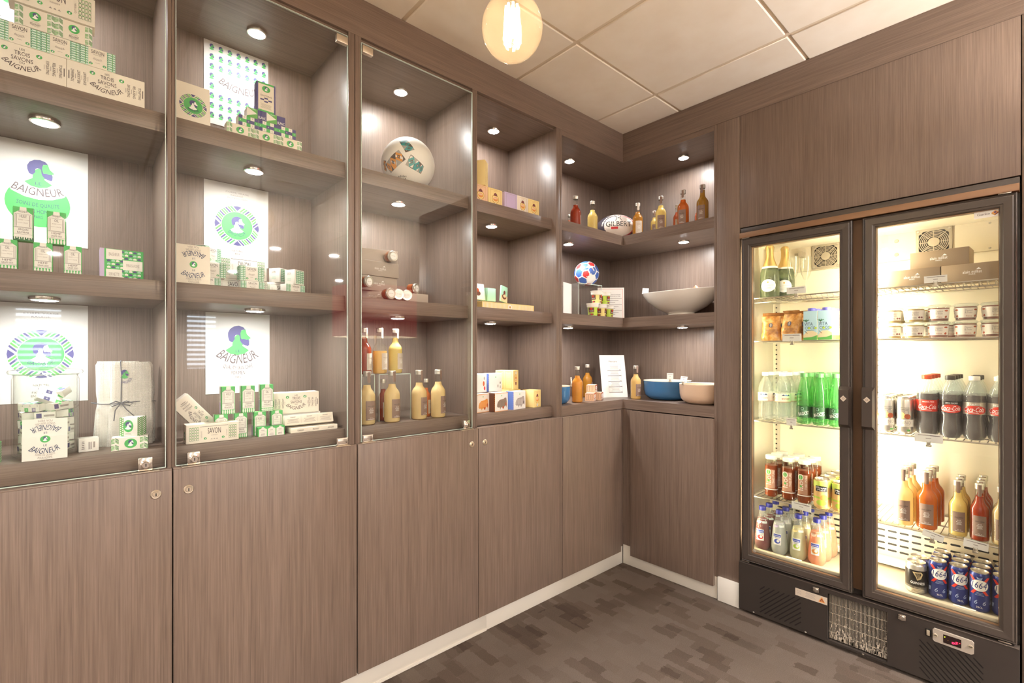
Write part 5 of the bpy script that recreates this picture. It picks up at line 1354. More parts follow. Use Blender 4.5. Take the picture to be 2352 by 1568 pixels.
# wire shelves
SHZ = [1.486, 1.281, .902, .540]
for z in SHZ:
    for ya, yb in ((-.698, -1.120), (-1.150, -1.572)):
        k = MB(); x0, x1 = .050, .352; zz = z - .003
        k.tube([(x0, ya, zz), (x0, yb, zz)], .003, 'steel', 8); k.tube([(x1, ya, zz), (x1, yb, zz)], .003, 'steel', 8); k.tube([(.2, ya, zz - .0035), (.2, yb, zz - .0035)], .0025, 'steel', 6)
        k.tube([(x0, ya, zz), (x1, ya, zz)], .003, 'steel', 8); k.tube([(x0, yb, zz), (x1, yb, zz)], .003, 'steel', 8)
        n = 20
        for i in range(1, n): y = ya + (yb - ya) * i / n; k.tube([(x0, y, zz + .0012), (x1, y, zz + .0012)], .0017, 'steel', 6)
        if z > 1.4:
            k.tube([(x0 + .03, ya, zz - .018), (x0 + .03, yb, zz - .018)], .002, 'steel', 6)
            for i in range(1, n, 1): y = ya + (yb - ya) * i / n; k.tube([(x0, y, zz), (x0 + .03, y, zz - .018)], .0013, 'steel', 5)
        fpart(k, 'wire_shelf')
# fans on the upper back panel
for yc in (-.934, -1.331):
    k = MB(); zc, xs_, hw = 1.694, .345, .0585
    tf = lambda a, b_, c, yc=yc: (xs_ - c, yc - a, zc + b_)
    k.frame(-hw, hw, -hw, hw, [(0, 0), (0, .008), (.004, .010), (.010, .010), (.010, .002)], 'fan_grey', tf)
    n = 40
    for r0, r1 in ((.020, 0), (.0265, .024), (.0325, .030), (.0385, .036), (.0445, .042), (.051, .048)):
        k.lathe([(r0, .006), (r0, .009), (r1, .009), (r1, .006)] if r1 else [(0, .010), (r0 * .9, .010), (r0, .008), (r0, .004)], 'fan_grey', 40, tf=tf)
    for q in range(8): 
        a = q * PI / 4; k.box(.019, .056 if q % 2 == 0 else .066, -.0013, .0013, .0065, .0092, 'fan_grey', tf=lambda x, y, z, a=a: tf(x * math.cos(a) - y * math.sin(a), x * math.sin(a) + y * math.cos(a), z))
    for sx in (-1, 1):
        for sy in (-1, 1):
            k.poly = None
            k.lathe([(.006, .0085), (.0045, .0115), (0, .012)], 'steel', 16, tf=lambda a, b_, c, sx=sx, sy=sy: tf(a + sx * .050, b_ + sy * .050, c))
            k.add([tf(sx * .048, sy * .048 * 0 + sy * .0575, .0095), tf(sx * .0575, sy * .0575, .0095), tf(sx * .0575, sy * .026, .0095), tf(sx * .040, sy * .040, .0095), tf(sx * .026, sy * .0575, .0095)], [(0, 1, 2, 3, 4)], 'fan_grey')
    k.box(-.052, .052, -.052, .052, 0, .0012, 'dark', tf=tf)
    fpart(k, 'fan_grille')
k = MB(); k.box(.30, .345, -.825, -.845, 1.70, 1.725, 'fan_grey', .002); k.box(.33, .345, -.80, -.845, 1.715, 1.725, 'fan_grey'); fpart(k, 'sensor_bracket')
for z in (1.72, 1.66): 
    k = MB(); k.lathe([(.008, 0), (.007, .004), (0, .005)], 'fan_grey', 16, tf=lambda a, b_, c, z=z: (.345 - c, -1.205 + a, z + b_)); fpart(k, 'cover_screw')
# doors
FP = [(0, .018), (0, -.018), (.003, -.0215), (.006, -.0195), (.0075, -.0225), (.011, -.0245), (.032, -.0235), (.034, -.0215), (.040, -.0205), (.043, -.014), (.043, .018)]
for i, (a, c) in enumerate(((-.6835, -1.1215), (-1.157, -1.585))):
    tf = lambda u, v, h, a=a: (h, a - u, v)
    w_ = a - c
    k = MB(); k.frame(0, w_, .244, 1.7625, FP, 'fridge_frame', tf); d = fpart(k, 'door')
    k = MB(); k.frame(.0405, w_ - .0405, .2845, 1.722, [(0, .002), (0, -.0125), (.004, -.0125), (.004, .002)], 'fridge_bronze', tf); fpart(k, 'glazing_gasket', d)
    k = MB(); k.box(-.006, .002, a - .041, c + .041, .285, 1.7215, 'pane'); fpart(k, 'glass_pane', d)
    yh = (c + .023) if i == 0 else (a - .020)
    k = MB()
    k.add([(-.024, yh + .021, .918), (-.024, yh - .021, .918), (-.048, yh - .017, .932), (-.048, yh + .017, .932), (-.048, yh - .017, 1.072), (-.048, yh + .017, 1.072), (-.024, yh - .021, 1.086), (-.024, yh + .021, 1.086)],
          [(0, 1, 2, 3), (3, 2, 4, 5), (5, 4, 6, 7), (0, 3, 5, 7), (1, 6, 4, 2), (0, 7, 6, 1)], 'fridge_frame')
    h = fpart(k, 'handle', d)
    k = MB(); q = Pr(); q.poly([(0, -.0125), (.0115, 0), (0, .0125), (-.0115, 0)], 'label_cream', 1); q.ring(0, .0, .004, .004, .6, 'grey_card', 2, 12)
    k.ink(q, lambda u, v, l, yh=yh: (-.0482 - EPS * l, yh - u, 1.038 + v)); s_ = fpart(k, 'diamond_badge', d)
    for z in (.240, 1.7655):
        k = MB(); yy = a - .012 if i == 0 else c + .035; k.box(-.020, .015, yy + .010, yy - .022, z - .002, z + .0025, 'steel', .0008); fpart(k, 'hinge', d)
# maker's plate in the top corner of the right pane, round mark in the left one
k = MB(); q = Pr(); q.rect(0, 0, .064, .026, 'white_card', 1); q.text('Gamko', .024, .013, .0075, 'ink', w=.032, l=2)
q.poly([(.044, .014), (.053, .021), (.061, .015), (.052, .008)], 'orange_print', 2); q.poly([(.044, .014), (.052, .008), (.052, .0035), (.044, .010)], 'gold_print', 2); q.poly([(.052, .008), (.061, .015), (.061, .011), (.052, .0035)], 'maroon', 2); q.poly([(.049, .014), (.053, .018), (.057, .0145), (.0525, .011)], 'purple', 3)
k.ink(q, lambda u, v, l: (-.0064 - EPS * l, -1.4795 - u, 1.6945 + v)); fpart(k, 'maker_plate')
k = MB(); q = Pr(); q.ring(0, 0, .007, .007, .82, 'white_card', 1); q.line(-.004, .001, .001, .003, .0022, 'white_card', 1); q.line(-.001, -.002, .004, 0, .0022, 'white_card', 1)
k.ink(q, lambda u, v, l: (-.0064 - EPS * l, -.7365 - u, .297 + v)); fpart(k, 'round_mark')
# lower panel with an opening for the condenser
k = MB()
for b_ in ((YL, -1.037, .014, .2325), (-1.238, YR, .014, .2325), (-1.037, -1.238, .014, .0225), (-1.037, -1.238, .2165, .2325)): k.box(-.0255, -.010, b_[0], b_[1], b_[2], b_[3], 'fridge_black', .0)
k.box(-.0262, .02, YL, YR, .2325, .2350, 'fridge_frame', .0008); k.box(-.010, .02, YL, -1.037, .014, .23, 'black'); k.box(-.010, .02, -1.238, YR, .014, .23, 'black')
q = Pr()
def slots(y0, y1, z0, z1, sgn):
    w_, h_ = y0 - y1, z1 - z0
    for i in range(-5, 14):
        off = i * w_ / 8.2
        # 45 degree line u - off = sgn * v, cut to the square
        if sgn > 0: u0, v0 = max(0, off), max(0, -off); L_ = min(w_ - u0, h_ - v0); e = (u0 + L_, v0 + L_)
        else: u0, v0 = max(0, off), h_ - max(0, -off); L_ = min(w_ - u0, v0); e = (u0 + L_, v0 - L_)
        if L_ > .02: q.line(-y0 + u0, z0 + v0, -y0 + e[0], z0 + e[1], .0042, 'black', 1)
slots(-.768, -.938, .030, .155, 1); slots(-1.334, -1.504, .022, .155, -1)
k.ink(q, lambda u, v, l: (-.0256 - EPS * l, -u, v))
for y in (-.74, -.955, -1.16, -1.40): k.lathe([(.004, 0), (.003, .0015), (0, .002)], 'steel', 10, tf=lambda a, b_, c, y=y: (-.0255 - c, y + a, .018 + b_ * .8))
fpart(k, 'lower_panel')
mat('fin_grey', '#b4a99b', .5)
k = MB(); k.box(.004, .006, -1.036, -1.239, .018, .221, 'black')
rc_ = random.Random(5)
for i in range(46): y = -1.0395 - i * .00428; k.box(-.004, .004, y, y - .0012, .0226, .2164, 'fin_grey')
for z in (.05, .09, .13, .17): k.tube([(-.001, -1.038, z), (-.001, -1.237, z)], .0016, 'steel', 6)
for i in range(260):
    y = -1.04 - rc_.random() * .194; t_ = rc_.random() ** 4; z = .024 + t_ * .17; s_ = .0015 + .004 * rc_.random() * (1 - t_)
    k.box(-.0046, -.0042, y, y - s_ * .7, z, z + s_ * 3 * (1.2 - t_), 'label_cream')
fpart(k, 'condenser_grille')
k = MB(); k.box(-.0268, -.0255, -.916, -1.0365, .1655, .1965, 'label_cream'); q = Pr(); q.fine(.038, .006, .078, .027, 5, 'pale_ink', 1); q.box(.006, .009, .022, .024, .0008, 'pale_ink', 1); q.line(.007, .010, .021, .023, .0008, 'pale_ink', 1); q.line(.007, .023, .021, .010, .0008, 'pale_ink', 1)
q.poly([(.088, .005), (.114, .005), (.101, .028)], 'orange_print', 1); q.poly([(.093, .008), (.109, .008), (.101, .022)], 'maroon', 2); q.poly([(.098, .009), (.105, .009), (.1015, .017)], 'orange_print', 3)
k.ink(q, lambda u, v, l: (-.0268 - EPS * l, -.916 - u, .1655 + v)); fpart(k, 'warning_sticker')
for y in (-.9955, -1.283):
    k = MB(); k.box(-.030, -.0255, y + .012, y - .012, .207, .2275, 'chrome', .003); k.lathe([(.0095, 0), (.0095, .004), (.0075, .005), (.0068, .004), (.0045, .004), (.004, .0055), (0, .0055)], 'chrome', 24, tf=lambda a, b_, c, y=y: (-.030 - c, y + a, .2165 + b_)); fpart(k, 'panel_lock')
k = MB(); k.box(-.0285, -.0255, -1.3515, -1.3665, .178, .206, 'black', .001); k.box(-.031, -.0285, -1.3545, -1.3635, .182, .202, 'fan_grey', .0008); fpart(k, 'power_switch')
k = MB(); k.prism([(-1.372, .176), (-1.376, .170), (-1.474, .166), (-1.481, .171), (-1.4815, .208), (-1.476, .214), (-1.376, .2165), (-1.372, .211)], -.0325, -.0255, 'grey_plate', tf=lambda a, b_, c: (c, a, b_))
for y in (-1.379, -1.473): k.lathe([(.007, 0), (.006, .002), (0, .0022)], 'fan_grey', 16, tf=lambda a, b_, c, y=y: (-.0325 - c, y + a, .193 + b_)); k.box(-.0350, -.0345, y + .005, y - .005, .192, .194, 'dark')
t = fpart(k, 'thermostat')
mat('led_red', '#ff2038', .4, emit=9, ecol='#ff1530'); mat('led_green', '#c8e83a', .4, emit=6, ecol='#b8e020'); mat('display_dark', '#2a1a18', .2)
k = MB(); k.box(-.0333, -.0325, -1.401, -1.449, .1765, .2065, 'display_dark'); q = Pr()
def seg(u, v, c):
    L_ = .0055
    S = {'a': (0, 2, 1, 2), 'b': (1, 1, 1, 2), 'c': (1, 0, 1, 1), 'd': (0, 0, 1, 0), 'e': (0, 0, 0, 1), 'f': (0, 1, 0, 2), 'g': (0, 1, 1, 1)}
    for x in c: a = S[x]; q.line(u + a[0] * L_, v + a[1] * L_ * .85, u + a[2] * L_, v + a[3] * L_ * .85, .0012, 'led_red', 1)
seg(.024, .007, 'cdeg'); seg(.034, .007, 'aefg'); q.ell(.044, .016, .0009, .0009, 'led_red', 1, 8); q.ell(.004, .022, .0014, .0014, 'led_green', 1, 10); q.ell(.013, .012, .0008, .0008, 'gold_print', 1, 8)
k.ink(q, lambda u, v, l: (-.0333 - EPS * l, -1.401 - u, .1765 + v)); fpart(k, 'display', t)

# ------------------------------------------------------------------ drinks in the refrigerator
QR = -PI / 2
def cyl_ink(k, p, r, w_, z0, turn=0.0, step=None):
    k.ink(p, lambda u, v, l: ((r + .0003 + EPS * l) * math.sin(turn + (u - w_ / 2) / r), -(r + .0003 + EPS * l) * math.cos(turn + (u - w_ / 2) / r), z0 + v), step or r * .14)
def crown_cap(k, r, z0, z1, m_, n=40):
    k.lathe([(r * .97, z0), (r, z0 + .001), (r, z1 - .0015), (r * .93, z1), (0, z1)], m_, n)
FZ = [z + .0006 for z in SHZ]; FL = .2853
# champagne, two flutes on the top shelf
mat('gold_foil', '#d8b878', .3, metal=.8); mat('cork_wire', '#cdbb98', .3, metal=.8)
ch = thing('champagne_bottle', 'x', 'bottle')
k = MB(); k.lathe([(0, .006), (.030, .0), (.040, .003), (.0425, .010), (.0425, .105), (.0405, .125), (.033, .150), (.0245, .172), (.0185, .19), (.0165, .205), (.015, .235), (.0155, .237)], 'champagne_green', 36); k.build('glass', ch)
k = MB(); k.lathe([(0, .008), (.038, .006), (.0405, .012), (.0405, .100), (0, .100)], 'champagne_green', 28); k.build('wine', ch)
k = MB(); k.lathe([(.0335, .151), (.0255, .172), (.0192, .19), (.0172, .205), (.0168, .222)], 'gold_foil', 32); k.lathe([(.0358, .143), (.0342, .151), (.0338, .152)], 'white_card', 32); k.lathe([(.0169, .222), (.0172, .232), (.0180, .238), (.0178, .246), (.0145, .254), (.006, .257), (0, .257)], 'gold_foil', 20)
for q in range(6): a = q * PI / 3; k.tube([(.018 * math.sin(a), .018 * math.cos(a), .226), (.0192 * math.sin(a + .2), .0192 * math.cos(a + .2), .246), (.006 * math.sin(a), .006 * math.cos(a), .258)], .0008, 'cork_wire', 5)
k.build('foil', ch)
k = MB(); p = Pr(); p.poly([(.036 + .034 * math.cos(t) * (1 if abs(math.sin(t)) < .9 else .95), .030 + .030 * math.sin(t)) for t in [2 * PI * i / 28 for i in range(28)]], 'white_card', 1); p.text('Laurent-Perrier', .036, .032, .004, 'grey_card', w=.05, l=2); p.fine(.022, .014, .05, .024, 2, 'pale_ink', 2); p.ell(.036, .046, .004, .004, 'gold_print', 2, 10)
cyl_ink(k, p, .0425, .072, .028); k.build('label', ch)
place(ch, (.125, -.757, FZ[0]), 'champagne bottle with gold foil and white oval label, front one', QR + .15, 'champagne bottles in the refrigerator')
place(ch, (.205, -.797, FZ[0]), 'champagne bottle half hidden behind the front champagne', QR + .25, 'champagne bottles in the refrigerator')
fg = thing('flute_glass', 'x', 'glass')
k = MB(); k.lathe([(.0, .001), (.026, .0), (.027, .0015), (.010, .004), (.0035, .008), (.003, .06), (.0035, .072), (.010, .082), (.020, .108), (.0245, .140), (.024, .185)], 'clear_glass', 32); k.lathe([(.0233, .185), (.0238, .140), (.0192, .109), (.009, .085), (0, .078)], 'clear_glass', 32); k.build('bowl_and_stem', fg)
place(fg, (.110, -.863, FZ[0]), 'empty champagne flute at the front of the top shelf', 0, 'champagne flutes in the refrigerator')
place(fg, (.165, -.900, FZ[0]), 'empty champagne flute at the back of the top shelf', 0, 'champagne flutes in the refrigerator')
# grey gift boxes, right of the centre post
mat('gift_box_tan', '#a08a70', .5)
GT = dict(d=.11, h=.064, body='gift_box_tan')
P('ft1', 'gift_box', (.125, -1.298, FZ[0]), 'tan gift box at the lower left on the right top shelf', w=.166, front=p_gift(.166, .064), rot=QR, group='tan gift boxes in the refrigerator', **GT)
P('ft2', 'gift_box', (.125, -1.469, FZ[0]), 'tan gift box at the lower right on the right top shelf', w=.170, front=p_gift(.170, .064), rot=QR, group='tan gift boxes in the refrigerator', **GT)
P('ft2', 'gift_box', (.135, -1.378, FZ[0] + .0648), 'tan gift box lying on top of the other two', w=.170, front=p_gift(.170, .064), rot=QR - .04, group='tan gift boxes in the refrigerator', **GT)
# brioche bags and coconut water
mat('brioche_dark', '#9a6a38', .4)
m = mat('brioche', '#c98f48', .22, coat=.3); b = m.node_tree.nodes['Principled BSDF']; tc = N(m, 'ShaderNodeTexCoord'); nz = N(m, 'ShaderNodeTexNoise'); nz.inputs['Scale'].default_value = 38; nz.inputs['Detail'].default_value = 3
L(m, tc.outputs['Object'], nz.inputs['Vector']); L(m, ramp(m, nz.outputs['Fac'], [(.3, '#8d5a2c'), (.5, '#c68c48'), (.72, '#e3bd84')]), b.inputs['Base Color'])
bp = N(m, 'ShaderNodeBump'); bp.inputs['Strength'].default_value = .9; bp.inputs['Distance'].default_value = .006; L(m, nz.outputs['Fac'], bp.inputs['Height']); L(m, bp.outputs[0], b.inputs['Normal'])
def bag(label, loc, rz, w, h, seed, mt='brioche', top='brioche_dark'):
    root = thing('bread_bag', label, 'bag', loc, rz, 'bags of brioche in the refrigerator'); r_ = random.Random(seed)
    ph = [r_.uniform(0, 6) for _ in range(6)]
    def fn(u, v):
        a = 2 * PI * u; e = 3.4; q = 1 / (abs(math.cos(a)) ** e + abs(math.sin(a)) ** e) ** (1 / e)
        d = .026 * (1 - .75 * max(0, v - .55) / .45) * (.75 + .25 * min(1, v * 8)); b_ = 1 + .05 * math.sin(7 * v + ph[0]) * math.sin(3 * a + ph[1]) + .03 * math.sin(17 * v + ph[2] + 5 * a)
        return (w / 2 * q * math.sin(a) * b_ * (1 - .10 * max(0, v - .7)), -d * q * math.cos(a) * b_ + .015 * v * v, h * v)
    k = MB(); k.grid(fn, 36, 24, mt, closed_u=True); k.add([fn(i / 36, 0) for i in range(36)], [tuple(range(36))], mt)
    k.add([fn(i / 36, 1) for i in range(36)], [tuple(range(36))], top); k.build('bag', root)
    k = MB(); q = Pr(); q.ell(w * .5, h * .62, w * .10, h * .09, 'blue_ink', 1, 16); q.ell(w * .5, h * .62, w * .05, h * .075, 'pale_ink', 2, 12); q.text('BRIOCHE', w * .5, h * .42, h * .06, 'brown_card', w=w * .5); q.fine(w * .28, h * .28, w * .72, h * .38, 2, 'brown_card', 2, .25)
    k.ink(q, lambda u, v, l: (-w / 2 + u, fn(.5 * 0 + (math.asin(max(-.98, min(.98, (u / w - .5) * 1.7))) / (2 * PI)) % 1, v / h)[1] - .0012 - EPS * l, v), .004); k.build('print', root)
    k = MB(); k.grid(lambda u, v: ((u - .5) * w * .92, -.001 + .015 + .003 * math.sin(u * 14) * v - .018 * v, h * .985 + .016 * v), 16, 3, top); k.build('crimped_top', root)
bag('shiny brioche bag at the left of the second shelf', (.10, -.772, FZ[1]), QR + .25, .078, .118, 1)
bag('brioche bag with round blue seal, middle of the second shelf', (.09, -.862, FZ[1]), QR - .1, .078, .124, 2)
bag('brioche bag half hidden next to the coconut cartons', (.155, -.900, FZ[1]), QR - .1, .070, .124, 3)
bag('brioche bag tucked behind the left bag', (.175, -.800, FZ[1]), QR + .2, .070, .122, 4)
mat('coco_sky', '#b8dcec', .4); mat('coco_white', '#f2f4ec', .4); mat('coco_cap', '#6a6ad0', .35); mat('sand', '#e3d2ac', .5)
vc = thing('coconut_carton', 'x', 'carton'); W_, D_, H_ = .054, .054, .128
q = Pr(); q.rect(0, 0, W_, H_, 'coco_sky', 1); q.poly([(0, 0), (W_, 0), (W_, .030), (W_ * .7, .040), (W_ * .3, .040), (0, .020)], 'sand', 2); q.poly([(0, 0), (W_, 0), (W_, .020), (W_ * .6, .012), (0, .010)], 'leaf_green', 3)
q.text('VITA', W_ * .38, .070, .014, 'blue_ink', w=.034); q.text('COCO', W_ * .50, .053, .012, 'blue_ink', w=.042); q.ell(W_ * .42, .052, .005, .005, 'lime', 4, 14); q.ell(W_ * .9, .052, .005, .005, 'lime', 4, 14); q.fine(W_ * .2, .040, W_ * .8, .045, 1, 'blue_ink', 3)
for a in (-1, -.4, .3, 1): q.line(W_ * .2, .082, W_ * .2 + .012 * a, .092 - .003 * abs(a), .003, 'dark_green', 3)
q.line(W_ * .2, .072, W_ * .2, .083, .0015, 'brown_card', 3); q.line(W_ * .08, .040, W_ * .3, .028, .002, 'brown_card', 4)
q2 = Pr(); q2.rect(0, 0, D_, H_, 'coco_white', 1); q2.fine(.008, .06, .046, .11, 8, 'pale_ink', 2); q2.rect(0, 0, D_, .02, 'lime', 2); q2.ell(.04, .055, .004, .005, 'leaf_green', 2, 10)
k = carton_mesh('body', W_, D_, H_, 'coco_white', q, q2, q2); k.build('body', vc)
k = MB(); k.lathe([(0, H_), (.0155, H_), (.0155, H_ + .012), (.014, H_ + .0135), (0, H_ + .0135)], 'coco_cap', 24)
k.v = [(x, y - .008, z) for x, y, z in k.v]; k.build('screw_cap', vc)
for i in range(2):
    for j in range(4): place(vc, (.085 + j * .0555, -.950 - i * .0565 - .003 * j, FZ[1]), 'coconut water carton with purple cap, %s column, %s' % (('left', 'right')[i], ('front', 'second', 'third', 'back')[j]), QR - .03, 'coconut water cartons')
# dessert tubs
mat('compote_red', '#8e4426', .3); mat('compote_gold', '#b98f3c', .3)
def tub(col, sweet):
    root = thing('dessert_tub', 'x', 'tub'); r0, r1, h = .0275, .0325, .056
    k = MB(); k.lathe([(0, .001), (r0, .0), (r0 + .001, .003), (r1, h)], 'clear_plastic', 32); k.build('cup', root)
    k = MB(); k.lathe([(0, .002), (r0 - .001, .002), (r1 - .0018, h - .006), (0, h - .006)], col, 28); k.build('dessert', root)
    k = MB(); k.lathe([(r1 + .0005, h - .004), (r1 + .004, h - .002), (r1 + .004, h + .001), (r1 + .001, h + .004), (r1 - .002, h + .006), (0, h + .006)], 'clear_plastic', 32); k.build('lid', root)
    w_, hh = .105, .036; p = Pr(); p.rect(0, 0, w_, hh, 'cream_card', 1)
    for o_ in (0, .055):
        p.text('Dessert' if sweet else 'Fondant', o_ + .018, .027, .007, 'pale_ink', w=.020, l=2); p.text('& Fruits', o_ + .017, .019, .007, 'pale_ink', w=.020, l=2)
        if sweet: p.ell(o_ + .038, .029, .006, .003, 'rust', 2, 14); p.text('Fraise', o_ + .018, .006, .005, 'rust', w=.016, l=2); p.poly([(o_ + .036, .010), (o_ + .033, .005), (o_ + .037, .001), (o_ + .042, .005), (o_ + .040, .011)], 'rust', 2)
        else:
            for e in (0, .009): p.ell(o_ + .030 + e, .008, .004, .0035, 'maroon', 2, 12)
            p.fine(o_ + .006, .003, o_ + .022, .010, 2, 'ink', 2, .25)
    k = MB(); k.ink(p, lambda u, v, l: ((r0 + .0016 + (r1 - r0) * (v + .010) / h + EPS * l) * math.sin((u - w_ / 2 - .012) / .031), -(r0 + .0016 + (r1 - r0) * (v + .010) / h + EPS * l) * math.cos((u - w_ / 2 - .012) / .031), .009 + v), .004); k.build('label', root)
    return root
tg, tr_ = tub('compote_gold', False), tub('compote_red', True)
for i, (pt, x, y, nm) in enumerate(((tg, .105, -1.229, 'gold dessert tub at the left'), (tg, .090, -1.301, 'gold dessert tub, second from left'), (tr_, .090, -1.374, 'red dessert tub, middle'), (tr_, .090, -1.449, 'red dessert tub, second from right'), (tr_, .090, -1.523, 'red dessert tub at the right'), (tr_, .170, -1.400, 'red dessert tub in the back row'), (tg, .175, -1.262, 'gold dessert tub in the back row, left'), (tg, .170, -1.333, 'gold dessert tub in the back row, right'))):
    for t_ in range(2):
        if i == 5 and t_: continue
        place(pt, (x + .002 * t_, y - .001 * t_, FZ[1] + .0625 * t_), nm + (', bottom of its pair' if t_ == 0 else ', top of its pair'), QR + .1 - .1 * (i % 3), 'dessert tubs in the refrigerator')
# water bottles
mat('evian_pink', '#e2a08c', .5); mat('cap_blue', '#dfe6f4', .4); mat('badoit_label', '#2c5a36', .45); mat('badoit_cap', '#5d9e5f', .4)
ev = thing('water_bottle', 'x', 'bottle')
k = MB(); k.lathe([(0, .006), (.018, .0), (.028, .003), (.032, .012), (.0325, .030), (.030, .045), (.0325, .060), (.0295, .075), (.0318, .088), (.0325, .092), (.0325, .133), (.0315, .15), (.027, .172), (.019, .19), (.0135, .2), (.0125, .208), (.0145, .209), (.0145, .212)], 'clear_plastic', 28); k.build('bottle_body', ev)
k = MB(); w_ = .19; p = Pr(); p.rect(0, 0, w_, .040, 'cream_card', 1); p.rect(0, .0, w_, .003, 'evian_pink', 2)
for o_ in (.03, .095, .16):
    p.text('evian', o_, .018, .013, 'rust', w=.036, l=2)
    for a in (-.011, 0, .011): p.poly([(o_ + a - .008, .029), (o_ + a + .008, .029), (o_ + a, .037)], 'blue_ink' if a else 'sky_blue', 2)
cyl_ink(k, p, .0326, w_, .092); k.build('label', ev)
k = MB(); crown_cap(k, .0155, .212, .229, 'cap_blue'); k.build('cap', ev)
for i, y in enumerate((-.747, -.823)):
    for j in range(4):
        place(ev, (.10 + j * .069, y - .004 * j, FZ[2]), 'clear water bottle with pale pink label, %s column, %s' % (('left', 'right')[i], ('front', 'second', 'third', 'back')[j]), QR + (.05, .75)[i] + .9 * (j % 2), 'clear water bottles')
bd = thing('mineral_water_bottle', 'x', 'bottle')
k = MB(); k.lathe([(0, .006), (.018, 0), (.026, .003), (.029, .012), (.029, .026), (.0298, .030), (.0298, .083), (.0305, .090), (.0295, .095), (.0285, .115), (.024, .150), (.018, .18), (.0145, .200), (.0135, .212)], 'green_plastic', 28); k.build('bottle_body', bd)
k = MB(); w_ = .183; p = Pr(); p.rect(0, 0, w_, .050, 'badoit_label', 1)
for o_ in (.030, .092, .154): p.text('BADOIT', o_, .019, .013, 'white', w=.044, rot=.22, l=2); p.ring(o_ - .006, .040, .006, .006, .8, 'mint', 2, 16); p.fine(o_ - .012, .027, o_ + .016, .031, 1, 'mint', 2); p.line(o_ - .02, .008, o_ + .02, .014, .0008, 'mint', 2)
cyl_ink(k, p, .0300, w_, .031); k.build('label', bd)
k = MB(); crown_cap(k, .0155, .212, .2295, 'badoit_cap'); k.build('cap', bd)
for i, y in enumerate((-.915, -.978, -1.041)):
    for j in range(4): place(bd, (.090 + j * .065, y - .004 * j, FZ[2]), 'green mineral water bottle, %s column, %s' % (('left', 'middle', 'right')[i], ('front', 'second', 'third', 'back')[j]), QR + .25 - .1 * i + .3 * (j % 2), 'green mineral water bottles')
# iced tea bottles, juice cans
translucent('tea', '#9c4a24', .2, .45); mat('tea_print', '#eadfd4', .5); mat('tea_film', '#b5856c', .5)
la = thing('tea_bottle', 'x', 'bottle'); r = .0275
k = MB(); k.lathe([(0, .004), (.018, 0), (.0255, .003), (r, .010), (r, .155), (.026, .163), (.0235, .170), (.0235, .178)], 'clear_glass', 32, sq=2.6); k.build('bottle_body', la)
k = MB(); k.lathe([(0, .005), (.018, .002), (.0262, .010), (.0262, .150), (0, .150)], 'tea', 32, sq=2.6); k.build('iced_tea', la)
k = MB(); w_ = .165; p = Pr(); p.rect(0, .016, w_, .021, 'tea_print', 1)
for o_ in (.022, .104):
    p.rect(o_ - .012, .024, o_ + .026, .112, 'tea_film', 1); p.ell(o_, .100, .011, .014, 'tea_print', 2, 18); p.ell(o_, .100, .008, .0105, 'leaf_green', 3, 16); p.line(o_, .091, o_, .109, .001, 'tea_print', 4); p.text('lao', o_, .062, .020, 'tea_print', w=.042, rot=PI / 2, l=3); p.ell(o_ + .001, .060, .0045, .005, 'leaf_green', 4, 14)
    p.text('THES PURE', o_ + .020, .078, .008, 'tea_print', w=.062, rot=PI / 2, l=3); p.text('INFUSION', o_ + .046, .070, .008, 'tea_print', w=.072, rot=PI / 2, l=3)
def tea_map(u, v, l):
    a = (u - w_ / 2) / .0275 + 1.85; e = 2.6; q = (r + .0005 + EPS * l) / (abs(math.cos(a)) ** e + abs(math.sin(a)) ** e) ** (1 / e); return (q * math.sin(a), -q * math.cos(a), .020 + v)
k.ink(p, tea_map, .003); k.build('print', la)
k = MB(); crown_cap(k, .0245, .178, .1965, 'cap_white'); k.build('cap', la)
for i, y in enumerate((-.773, -.848, -.914)):
    for j in range(3): place(la, (.100 + j * .062, y - .003 * j, FZ[3]), 'dark iced tea bottle with white cap, %s column, %s' % (('left', 'middle', 'right')[i], ('front', 'middle', 'back')[j]), QR + (.25, .15, .1)[i], 'iced tea bottles')
mat('can_top', '#d9d2c6', .3, metal=.9); mat('can_silver', '#cfcac2', .28, metal=.85); mat('mm_orange', '#e2b878', .4); mat('mm_green', '#cfe06a', .4); mat('guinness_black', '#15110f', .3); mat('gold_harp', '#d8c49a', .35, metal=.5); mat('stout_grey', '#6f6b66', .35, metal=.6)
def can(name, r, h, body, pr, w_, turn=0.0):
    root = thing(name, 'x', 'can')
    k = MB(); k.lathe([(0, .006), (r * .62, .004), (r * .74, 0), (r * .80, .0008), (r * .97, h * .055), (r, h * .075), (r, h * .90), (r * .97, h * .925), (r * .86, h * .972)], body, 40)
    cyl_ink(k, pr, r, w_, 0, turn); k.build('can_body', root)
    k = MB(); k.lathe([(r * .86, h * .97), (r * .90, h * .985), (r * .90, h), (r * .84, h), (r * .80, h * .965), (0, h * .968)], 'can_top', 40); k.build('can_lid', root)
    k = MB(); z = h * .968; k.box(-.006, .006, -r * .40, r * .12, z + .0008, z + .0022, 'can_top', .0006); k.lathe([(.004, .0022), (.003, .0034), (0, .0034)], 'can_top', 12, c=(0, 0, z)); k.ink(Pr().ell(0, -r * .42, .008, .006, 'stout_grey', 1, 14), lambda u, v, l: (u, v, z + .0006)); k.build('pull_tab', root)
    return root
w_ = 2 * PI * .033; p = Pr(); p.rect(0, .095, w_, .121, 'mm_green', 1); p.rect(0, .010, w_, .075, 'mm_orange', 1); p.rect(0, .045, w_, .053, 'lime', 2)
